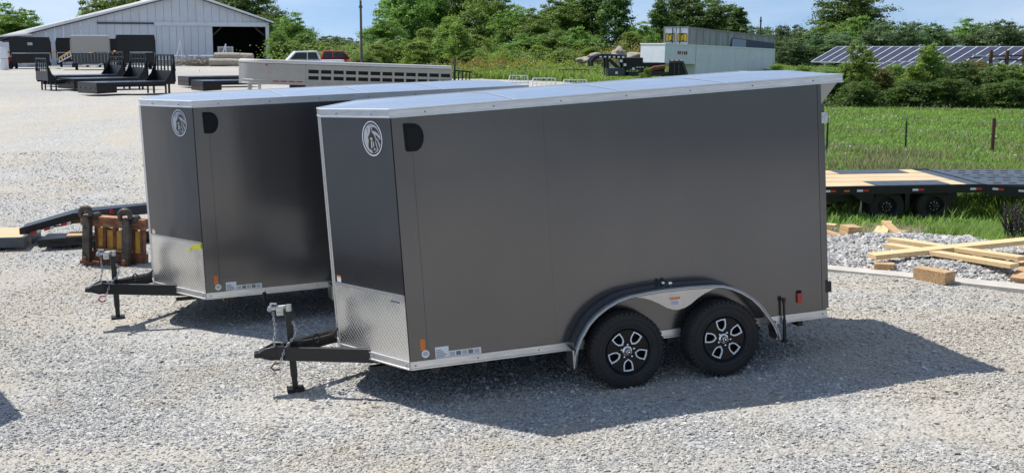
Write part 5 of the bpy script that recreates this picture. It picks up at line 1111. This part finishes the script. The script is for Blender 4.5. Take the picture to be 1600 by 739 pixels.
# ------------------------------------------------------------------ fence
fz = []
def fpost(px, ptop, pbase, m, lab):
    q = on(px, pbase); h = (pbase-ptop)*q.y/F_PX*1.01
    t = thing('fence_post', lab, 'fence post', q, 0, 'posts of the field fence')
    mb = MB(); mb.box((-.028,-.004,-.1), (.028,.004,h)); mb.box((-.004,-.03,-.1), (.004,-.004,h)); mb.build('post', m, t)
    if m == 'green_steel': MB().box((-.029,-.0045,h-.14), (.029,.0045,h+.004)).build('post_tip', 'zinc', t)
    fz.append((q, h))
fpost(1291.5,185,241,'green_steel','green steel fence post close to the rear of the trailer'); fpost(1414.5,184,236,'green_steel','green steel fence post in the middle with pale tip'); 
q = on(1550, 241); pt = MB().tube([(0,0,-.1),(.0,0,(241-185)*q.y/F_PX)], .055, 10).build('fence_post', 'rust_post', smooth=True); pt.location = q; tag(pt, 'thick rusty brown fence post at right', 'fence post', 'posts of the field fence'); fz.append((q, 1.1))
for i in range(4):
    A_, B_ = fz[0][0], fz[2][0]; d = (B_-A_); zz_ = .25+.24*i
    o = MB().tube([A_-d*.6+Vector((0,0,zz_)), A_+Vector((0,0,zz_)), fz[1][0]+Vector((0,0,zz_)), B_+Vector((0,0,zz_)), B_+d*.5+Vector((0,0,zz_))], .0045, 4).build('fence_wire', 'wire'); tag(o, ['lowest wire of the field fence','second wire from the ground of the field fence','third wire from the ground of the field fence','top wire of the field fence'][i], 'fence wire', 'wires of the field fence')

# ------------------------------------------------------------------ deck trailer on the right
def deck():
    YD = 22.6; k = YD/F_PX; p0 = far(1284, 292, YD); zg = gz(8.2, YD); zd = p0.z
    t = thing('deckover_trailer', 'black deck trailer with pine planks and dovetail ramps behind the main trailer', 'deckover trailer', (p0.x, YD, zg), (0, R(-.6), R(3)))
    zd = zd-zg; LD = (1520-1284)*k; WD = 2.9; x0 = -1.6
    def bx(name, lo, hi, m, par=t, **kw): return MB().box(lo, hi).build(name, m, par, **kw)
    ws = [0.0, .72, 1.38, 2.05, WD]; nP = 4
    xp0, xp1 = (1372-1284)*k, (1502-1284)*k
    def yk(y): return y
    planks = [(.06,.78),(.82,1.465),(1.505,2.135),(2.175,2.84)]
    for i, (a, b) in enumerate(planks):
        sh_ = .30*a     # ends cut square, plates shifted back with distance in the view
        if i in (0, 3):
            bx('plank', (x0,a,zd-.04), (xp0,b,zd-.003+.001*i), 'pine_deck'); bx('deck_plate', (xp0+.003,a,zd-.03), (xp1-.1,b,zd+.003), 'blue_black'); bx('plank', (xp1-.097,a,zd-.04), (LD+.0,b,zd-.003), 'pine_deck')
        else: bx('plank', (x0,a,zd-.04), (LD,b,zd-.002-.001*i), 'pine_deck')
    bx('side_beam', (x0,0,zd-.155), (LD+.35,.055,zd), 'black_paint'); bx('side_beam', (x0,WD-.05,zd-.155), (LD+.35,WD,zd), 'black_paint')
    bx('frame', (x0,.5,zd-.36), (LD,.62,zd-.05), 'black_steel'); bx('frame', (x0,WD-.62,zd-.36), (LD,WD-.5,zd-.05), 'black_steel')
    bx('cross_member', (LD+.003,.06,zd-.10), (LD+.30,WD-.055,zd-.015), 'blue_black')
    # reflective strips
    for px in (1289, 1341, 1430, 1523):
        x = (px-1284)*k; bx('reflective_tape', (x,-.008,zd-.105), (x+.11,-.001,zd-.065), 'white_tape'); bx('reflective_tape', (x+.112,-.008,zd-.105), (x+.22,-.001,zd-.065), 'red_tape')
    bx('marker_light', ((1320-1284)*k,-.02,zd-.10), ((1329-1284)*k,-.001,zd-.07), 'amber')
    # dovetail and ramps, sloping down to the right
    for j, (a, b) in enumerate(((.05,1.41),(1.46,WD-.05))):
        M = Matrix.Translation((LD+.36,0,zd-.01))@Matrix.Rotation(R(1.2), 4, 'Y'); rp = MB(); rp.box((0,a,-.05), (2.3,b,0), M); rp = rp.build('ramp', 'blue_black', t)
        for r_ in range(3):
            for c_ in range(7): x = .25+c_*.30+.1*(r_ % 2); y = a+.22+r_*.45; q = MB(); q.box((x,y,-.0), (x+.14,y+.05,.006), M); q.build('traction_slot', 'dark_inside', rp)
    M = Matrix.Translation((LD+.35,0,zd))@Matrix.Rotation(R(5), 4, 'Y'); q = MB(); q.box((0,0,-.20), (2.4,.045,-.01), M); q.build('dovetail_beam', 'black_paint', t)
    for x in (.12,.62,1.2):
        for m_, a in (('white_tape',0),('red_tape',.112)): q = MB(); q.box((x+a,-.008,-.10), (x+a+.108,-.001,-.06), M); q.build('reflective_tape', m_, t)
    for px in (1395.5, 1472.5):
        x = (px-1284)*k
        for y in (.28, .56, WD-.56, WD-.28):
            w = MB(); w.lathe([(.0,-.05),(.08,-.055),(.09,-.03),(.165,-.02),(.175,-.10),(.19,-.12),(.27,-.13),(.325,-.11),(.345,-.06),(.345,.06),(.315,.12),(0,.12)], 36, (x,y,.24)); wl = w.build('wheel', 'rubber', t, smooth=True)
            if y == .28:
                h_ = MB(); h_.lathe([(0,-.14),(.055,-.135),(.06,-.05)], 16, (x,y,.24)); h_.build('hub', 'black_paint', wl, smooth=True)
                for j in range(8): a = j*math.pi/4; n_ = MB(); n_.lathe([(0,-.085),(.012,-.083),(.014,-.05)], 8, (x+math.cos(a)*.078,y,.24+math.sin(a)*.078)); n_.build('lug_nut', 'zinc', wl)
                fm = MB(); pts = [(x+math.cos(a)*.40, .325+math.sin(a)*.40) for a in [math.pi*j/10 for j in range(11)]]
        MB().tube([(x,.3,.27),(x,WD-.3,.27)], .06, 10).build('axle', 'black_steel', t)
    bx('suspension_hanger', ((1430-1284)*k,.35,.15), ((1438-1284)*k,.45,zd-.15), 'black_steel'); 
    q = MB(); q.prism([((1335-1284)*k,.1,zd-.15),((1372-1284)*k,.1,zd-.15),((1368-1284)*k,.1,zd-.36),((1352-1284)*k,.1,zd-.30)], (0,.06,0)); q.build('fender_bracket', 'black_paint', t)
    MB().tube([((1354-1284)*k,.2,zd-.15),((1354-1284)*k,.2,.0)], .018, 6).build('jack_rod', 'zinc', t)
    for i in range(4): MB().tube([(x0+.2+.25*i,1.2,zd-.3),(x0+.2+.25*i,1.2,.05)], .015, 5).build('truss_rod', 'black_steel', t)
    MB().tube([(x0,1.2,.15),(.6,1.2,.15)], .02, 5).build('truss_rod', 'black_steel', t)
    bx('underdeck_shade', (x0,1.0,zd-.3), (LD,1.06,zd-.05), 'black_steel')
deck()
# ------------------------------------------------------------------ timber and white stone pile on the right
def board(label, a, b, w, th, m='pine', name='timber', z0=None, cat='timber', roll=0, group='loose timber by the stone pile'):
    a, b = Vector(a), Vector(b); c = (a+b)/2; o = MB().bar(a-c, b-c, w, th); o = o.build(name, m, bevel=.004); o.location = c; tag(o, label, cat, group); return o
def gp(px, py, dz): q = on(px, py); return Vector((q.x, q.y, q.z+dz))
# stone heap heights
hp = [(on(1330,400), 1.0, .8, .10), (on(1400,385), 1.6, .9, .16), (on(1480,395), 1.5, .8, .15), (on(1560,425), 1.6, .8, .14), (on(1560,400), 1.8, .9, .13), (on(1300,385), .8, 1.0, .10)]
def heap(x, y):
    z = np.zeros_like(x)
    for c, a, b, h in hp: z = np.maximum(z, h*np.exp(-((x-c.x)/a)**2-((y-c.y)/b)**2))
    return z
n = 42000; U = 1278+350*rng.random(n); V = 366+84*rng.random(n)
r0 = np.array([(u-800)/F_PX for u in U]); dd = []
t_ = TILT; zc = -(V-369.5)/F_PX; ry = math.cos(t_)+zc*math.sin(t_); rz = -math.sin(t_)+zc*math.cos(t_); tt = np.full(n, 15.)
for _ in range(12): X = r0*tt; Yv = ry*tt; tt = (ground_z(X, Yv)-CAM_H)/rz
X = r0*tt; Yv = ry*tt
# outline of the pile in plan: between the strip of concrete and the grass
cA, cB = on(1290,418), on(1600,448)
side_ = (Yv-(cA.y+(X-cA.x)*(cB.y-cA.y)/(cB.x-cA.x)))
keep = (side_ > .02+.05*rng.normal(size=n)) & (Yv < 17.9+.15*rng.normal(size=n)+ .10*(8-X)*0) & (grass_mask(X,Yv) < .55)
X, Yv = X[keep], Yv[keep]; hz = heap(X, Yv)
base = MB()
gxs = np.linspace(X.min()-.3, X.max()+2.0, 70); gys = np.linspace(Yv.min()-.1, Yv.max()+.4, 40); A1, A2 = np.meshgrid(gxs, gys)
fade = np.clip((A2-(cA.y+(A1-cA.x)*(cB.y-cA.y)/(cB.x-cA.x)))/.4, 0, 1)
zz2 = ground_z(A1, A2)+np.where(heap(A1,A2)*fade > .012, heap(A1,A2)*fade-.01, -.06)
kk = (np.arange(39)[:,None]*70+np.arange(69)[None]).ravel(); pb = fastmesh('pile_core', np.stack([A1.ravel(),A2.ravel(),zz2.ravel()],1), np.stack([kk,kk+1,kk+71,kk+70],1), 'gravel_ground'); kind(pb, 'stuff')
rad = np.clip(rng.lognormal(math.log(.024), .32, len(X)), .012, .05)
fd = np.clip((Yv-(cA.y+(X-cA.x)*(cB.y-cA.y)/(cB.x-cA.x)))/.4, 0, 1)
k = rng.random(len(X)) < .42
stones('white_stones', np.stack([X,Yv,ground_z(X,Yv)+hz*fd+rad*.4],1)[k], rad[k], 'white_stone', 'low pile of pale crushed stone by the concrete strip', .75)
# concrete strip
d = (cB-cA).normalized(); o_ = Vector((d.y,-d.x,0)); cs = MB(); pts = []
A0 = cA-d*.2; seg = 14; vs = []
for i in range(seg+1):
    p = A0.lerp(cB+d*2.2, i/seg)
    for w_ in (.0, .30+.08*i/seg): q = p+o_*w_; vs.append((q.x,q.y,gz(q.x,q.y)+.035)); vs.append((q.x,q.y,gz(q.x,q.y)-.1))
fs = []
for i in range(seg):
    a = i*4; b = a+4; fs += [(a,b,b+2,a+2),(a,a+1,b+1,b),(a+2,b+2,b+3,a+3)]
cs.add(vs, fs+[(0,2,3,1),(seg*4,seg*4+1,seg*4+3,seg*4+2)]); kind(cs.build('concrete_strip', 'concrete'), 'structure')
# long boards
board('long pine board lying across the others, crossing to the right edge', gp(1361,421,.17), gp(1640,408,.31), .22, .06)
board('pine board second from the top, running under the long crossing one', gp(1392,399,.22), gp(1596,434,.24), .17, .055)
board('pine board lowest and left, ending beside the grass', gp(1386,406,.20), gp(1584,441,.20), .17, .055)
board('pine board lying alongside on the far side of the crossed pair', gp(1400,395,.17), gp(1598,430,.14), .12, .05)
board('short squared timber under the left end of the crossing board', gp(1366,424,.05), gp(1397,425,.05), .17, .12, 'block_wood')
board('squared timber block lying on the concrete edge', gp(1434,437,.09), gp(1484,446,.09), .19, .15, 'block_wood')
board('squared timber leaning at the right edge of the pile', gp(1590,446,.02), gp(1622,425,.16), .18, .15, 'block_wood')
board('timber end with a dark sawn face before the dried weeds', gp(1569,396,.09), gp(1625,408,.08), .20, .14, 'block_wood')
t = thing('block_stack', 'neat stack of short timber blocks near the rear of the trailer', 'timber stack', gp(1327,375,0), R(8))
for j in range(3): MB().box((-.11+.01*j,-.16,.0+j*.075), (.11+.008*j,.16,.07+j*.075)).build('block', 'block_wood', t, bevel=.004)
board('short board on edge left of the block stack', gp(1290,367,.04), gp(1316,375,.03), .09, .08, 'block_wood'); board('pine offcut on top behind the trailer corner', gp(1284,362,.12), gp(1306,363,.11), .17, .045, 'pine')
board('pale wedge shaped offcut left of the small heap', gp(1366,373,.03), gp(1376,364,.10), .12, .04); board('pale offcut in the middle of the small heap', gp(1378,374,.04), gp(1387,362,.16), .12, .05); board('brown offcut leaning right of the small heap', gp(1382,364,.18), gp(1406,373,.04), .12, .06, 'block_wood'); board('squared offcut at the right of the small heap', gp(1400,369,.05), gp(1418,371,.05), .12, .10, 'block_wood')
board('weathered grey lath lying in the dry grass', gp(1345,352,.03), gp(1398,357,.03), .08, .03, 'dead_wood')
for i, (px, py, lab) in enumerate(((1493,437,'small bent wire stake at the foot of the timber block'), (1344,420,'small twig standing in the stones left of the boards'))):
    q = on(px, py); o = MB().tube([(-.05,0,0),(0,0,.09),(.045,0,.0)], .006, 5).tube([(0,0,.08),(.03,.02,.11)], .005, 5).build('wire_stake' if i == 0 else 'twig', 'dark_timber'); o.location = q; tag(o, lab, 'stake' if i == 0 else 'twig')
# ------------------------------------------------------------------ left middle ground
def left_group():
    # black ramp tails stacked
    YA = on(110,377).y+.2; k = YA/F_PX; zg = gz(-7, YA)
    t = thing('ramp_trailer', 'black dovetail trailer end with reflective marks, resting on timber behind the rusty frame', 'trailer ramp', (far(225,345,YA).x, YA, zg), R(14))
    def zz_(py): return CAM_H+(72-py)*k-zg
    xl = -(225-40)*k; xm = -(225-120)*k
    c = .97
    MB().prism([(xl,0,zz_(362)),(xm,0,zz_(340)),(1.6,0,zz_(326)),(1.6,0,zz_(314)),(xm,0,zz_(329)),(xl,0,zz_(350))], (0,.07,0)).build('side_beam', 'black_paint', t)
    MB().prism([(xl+.02,.075,zz_(356)),(xm,.075,zz_(334)),(1.6,.075,zz_(320)),(1.6,.075,zz_(314)),(xm,.075,zz_(329)),(xl+.02,.075,zz_(351))], (0,.55,0)).build('ramp_deck', 'black_paint', t)
    MB().prism([(xm+.2,-.012,zz_(338)),(1.6,-.012,zz_(326)),(1.6,-.012,zz_(300)+.0),(.6,-.012,zz_(315)),(xm+.2,-.012,zz_(326))], (0,.011,0)).build('side_plate', 'blue_black', t)
    for px in (56,76,101):
        x = -(225-px)*k; z = zz_(357-(px-56)*.245); w = .10
        MB().add([(x,-.006,z-.035),(x+w,-.006,z-.012),(x+w,-.006,z+.035),(x,-.006,z+.01)],[(0,1,2,3)]).build('reflective_tape', 'red_tape', t); MB().add([(x+w+.003,-.006,z-.011),(x+w*1.6,-.006,z+.003),(x+w*1.6,-.006,z+.05),(x+w+.003,-.006,z+.036)],[(0,1,2,3)]).build('reflective_tape', 'white_tape', t)
    for j in range(4): x = xl+.12+j*.42; MB().add([(x,-.004,zz_(359)+.065*j*1.0+.03),(x+.3,-.004,zz_(359)+.065*j+.075),(x+.3,-.004,zz_(359)+.065*j+.10),(x,-.004,zz_(359)+.065*j+.055)],[(0,1,2,3)]).build('beam_slot', 'dark_inside', t)
    q = MB(); q.lathe([(0,-.02),(.035,-.018),(.04,-.0)], 16, (-(225-177)*k,-.013,zz_(328))); q.build('marker_light', 'red_lens', t)
    t2 = thing('ramp_section', 'lower black ramp section lying flat under the dovetail trailer end', 'trailer ramp', (far(225,360,YA-.6).x, YA-.6, zg), R(10))
    MB().prism([(-(225-70)*k,0,zz_(374)),(.3,0,zz_(364)),(.3,0,zz_(352)),(-(225-70)*k,0,zz_(362))], (0,.07,0)).build('side_beam', 'black_paint', t2)
    MB().box((-(225-72)*k,.072,zz_(366)), (.3,.7,zz_(362))).build('ramp_deck', 'black_paint', t2)
    for j in range(3): MB().box((-(225-84)*k+j*.42,-.004,zz_(368)+.02*j), (-(225-84)*k+j*.42+.3,-.001,zz_(365)+.02*j)).build('beam_slot', 'dark_inside', t2)
    t3 = thing('timber_blocks', 'timber blocks under the black ramp section', 'timber stack', (far(118,372,YA-.5).x, YA-.55, gz(-7,YA-.5)), R(12))
    for j in range(2): MB().box((-.12,-.1,j*.085), (.14,.35,.08+j*.085)).build('block', 'block_wood', t3, bevel=.004)
    q_ = far(110,346,YA-.1); board('timber wedge between the two black ramp beams', q_+Vector((-.12,.1,-.02)), q_+Vector((.16,.15,.01)), .12, .09, 'block_wood', group='timber under the trailers at left')
    # wooden deck at the left edge
    YB = on(36,394).y+.15; k2 = YB/F_PX; x_ = far(38, 380, YB).x; zg2 = gz(x_, YB)
    t4 = thing('wood_deck_trailer', 'corner of a flat trailer with pine deck and grey edge at the left border', 'flat trailer', (x_, YB, zg2), R(9))
    zt = CAM_H+(72-371)*k2-zg2
    MB().box((-3.0,0,zt-.165), (0,.06,zt)).build('edge_beam', 'edge_grey', t4); MB().box((-.06,.062,zt-.165), (0,1.25,zt)).build('edge_beam', 'edge_grey', t4)
    for j in range(4): MB().box((-3.0,.065+j*.295,zt-.045), (-.065,.35+j*.295,zt-.004)).build('plank', 'pine_deck', t4)
    MB().box((-2.9,.3,zt-.30), (-.3,.4,zt-.166)).build('frame', 'black_steel', t4)
    t5 = thing('timber_blocks', 'short timber blocks under the flat trailer corner at the left border', 'timber stack', (far(34,388,YB+.1).x, YB+.12, zg2), R(-5))
    for j in range(2): MB().box((-.16,-.0,j*.075), (.02,.3,.07+j*.075)).build('block', 'block_wood', t5, bevel=.004)
left_group()
def rusty_frame():
    YC = on(134,412).y; k = YC/F_PX; p = far(132, 412, YC); zg = gz(p.x+.4, YC)
    t = thing('forklift_carriage', 'rusty orange forklift carriage with two curled hooks standing behind the rear tongue', 'forklift attachment', (p.x, YC, zg), (0, R(2.5), R(-12)))
    s = k/math.cos(R(12))
    def P(px, py): return ((px-130)*s, (414-py)*k)
    def pz(name, pts, y0, dy, m, par=t, bev=.004): return MB().prism([(P(*q)[0],y0,P(*q)[1]) for q in pts], (0,dy,0)).build(name, m, par, bevel=bev)
    pz('lower_bar', [(128,414),(232,414),(232,394),(128,394)], 0, .12, 'rust')
    pz('upper_bar', [(124,354),(232,354),(232,340),(124,340)], 0, .13, 'rusty_orange')
    MB().box((P(124,0)[0],-.03,P(0,341)[1]), (P(232,0)[0],.16,P(0,338)[1])).build('top_plate', 'rusty_orange', t)
    MB().box((P(128,0)[0],-.10,0.0), (P(232,0)[0],.2,.05)).build('bottom_plate', 'rust', t)
    for px in (149,163,180,196,212,226): pz('upright', [(px-2.6,395),(px+2.6,395),(px+2.6,353),(px-2.6,353)], .02, .10, 'rust')
    for i_, (a, b) in enumerate(((151.6,160.4),(165.6,177.4),(182.6,193.4),(198.6,209.4),(214.6,223.4))): pz('back_plate', [(a,393-3*(i_ % 2)),(b,393),(b,356),(a,356+2*(i_ % 3))], .035+.02*(i_ % 2), .03, 'worn_yellow' if i_ != 3 else 'rusty_orange')
    pz('slot', [(167,360),(176,360),(176,356),(167,356)], .055, .012, 'dark_inside')
    pz('lower_lip', [(150,392),(212,392),(212,388),(150,388)], -.04, .08, 'rusty_orange')
    for cx in (141, 207):
        h = MB(); x = P(cx,0)[0]
        pts = []; pr_ = [(x-.025,-.10,P(0,405)[1]),(x-.03,-.11,P(0,380)[1]),(x-.02,-.12,P(0,360)[1]),(x+.0,-.13,P(0,342)[1]),(x-.0,-.15,P(0,333)[1])]
        h.add(*(lambda o: (o.v, o.f))(MB().prism([(x-.06,-.05,P(0,410)[1]),(x-.045,-.05,P(0,348)[1]),(x-.03,-.05,P(0,335)[1]),(x+.06,-.05,P(0,338)[1]),(x+.075,-.05,P(0,352)[1]),(x+.07,-.05,P(0,385)[1]),(x+.06,-.05,P(0,410)[1])], (0,-.11,0))))
        h = h.build('hook_arm', 'worn_iron', t, bevel=.012)
        r_ = MB(); c = (x-.015, P(0,333)[1]); arc = [(c[0]+.085*math.cos(a), -.105, c[1]+.085*math.sin(a)) for a in [R(-20+25*j) for j in range(11)]]
        r_.tube(arc, [.035,.04,.045,.05,.05,.05,.048,.045,.04,.035,.03], 10); r_.build('hook_curl', 'worn_iron', t, smooth=True)
        q = MB(); q.lathe([(0,-.20),(.035,-.195),(.045,-.16),(.045,-.05)], 16, (x,0,P(0,404)[1])); q.build('pin', 'rust', t, smooth=True)
        q = MB(); q.lathe([(0,-.0),(.05,.0),(.06,.03),(.06,.16),(0,.17)], 16, (x+.09,-.08,P(0,338)[1])); q.build('roller', 'worn_iron', t, smooth=True)
rusty_frame()
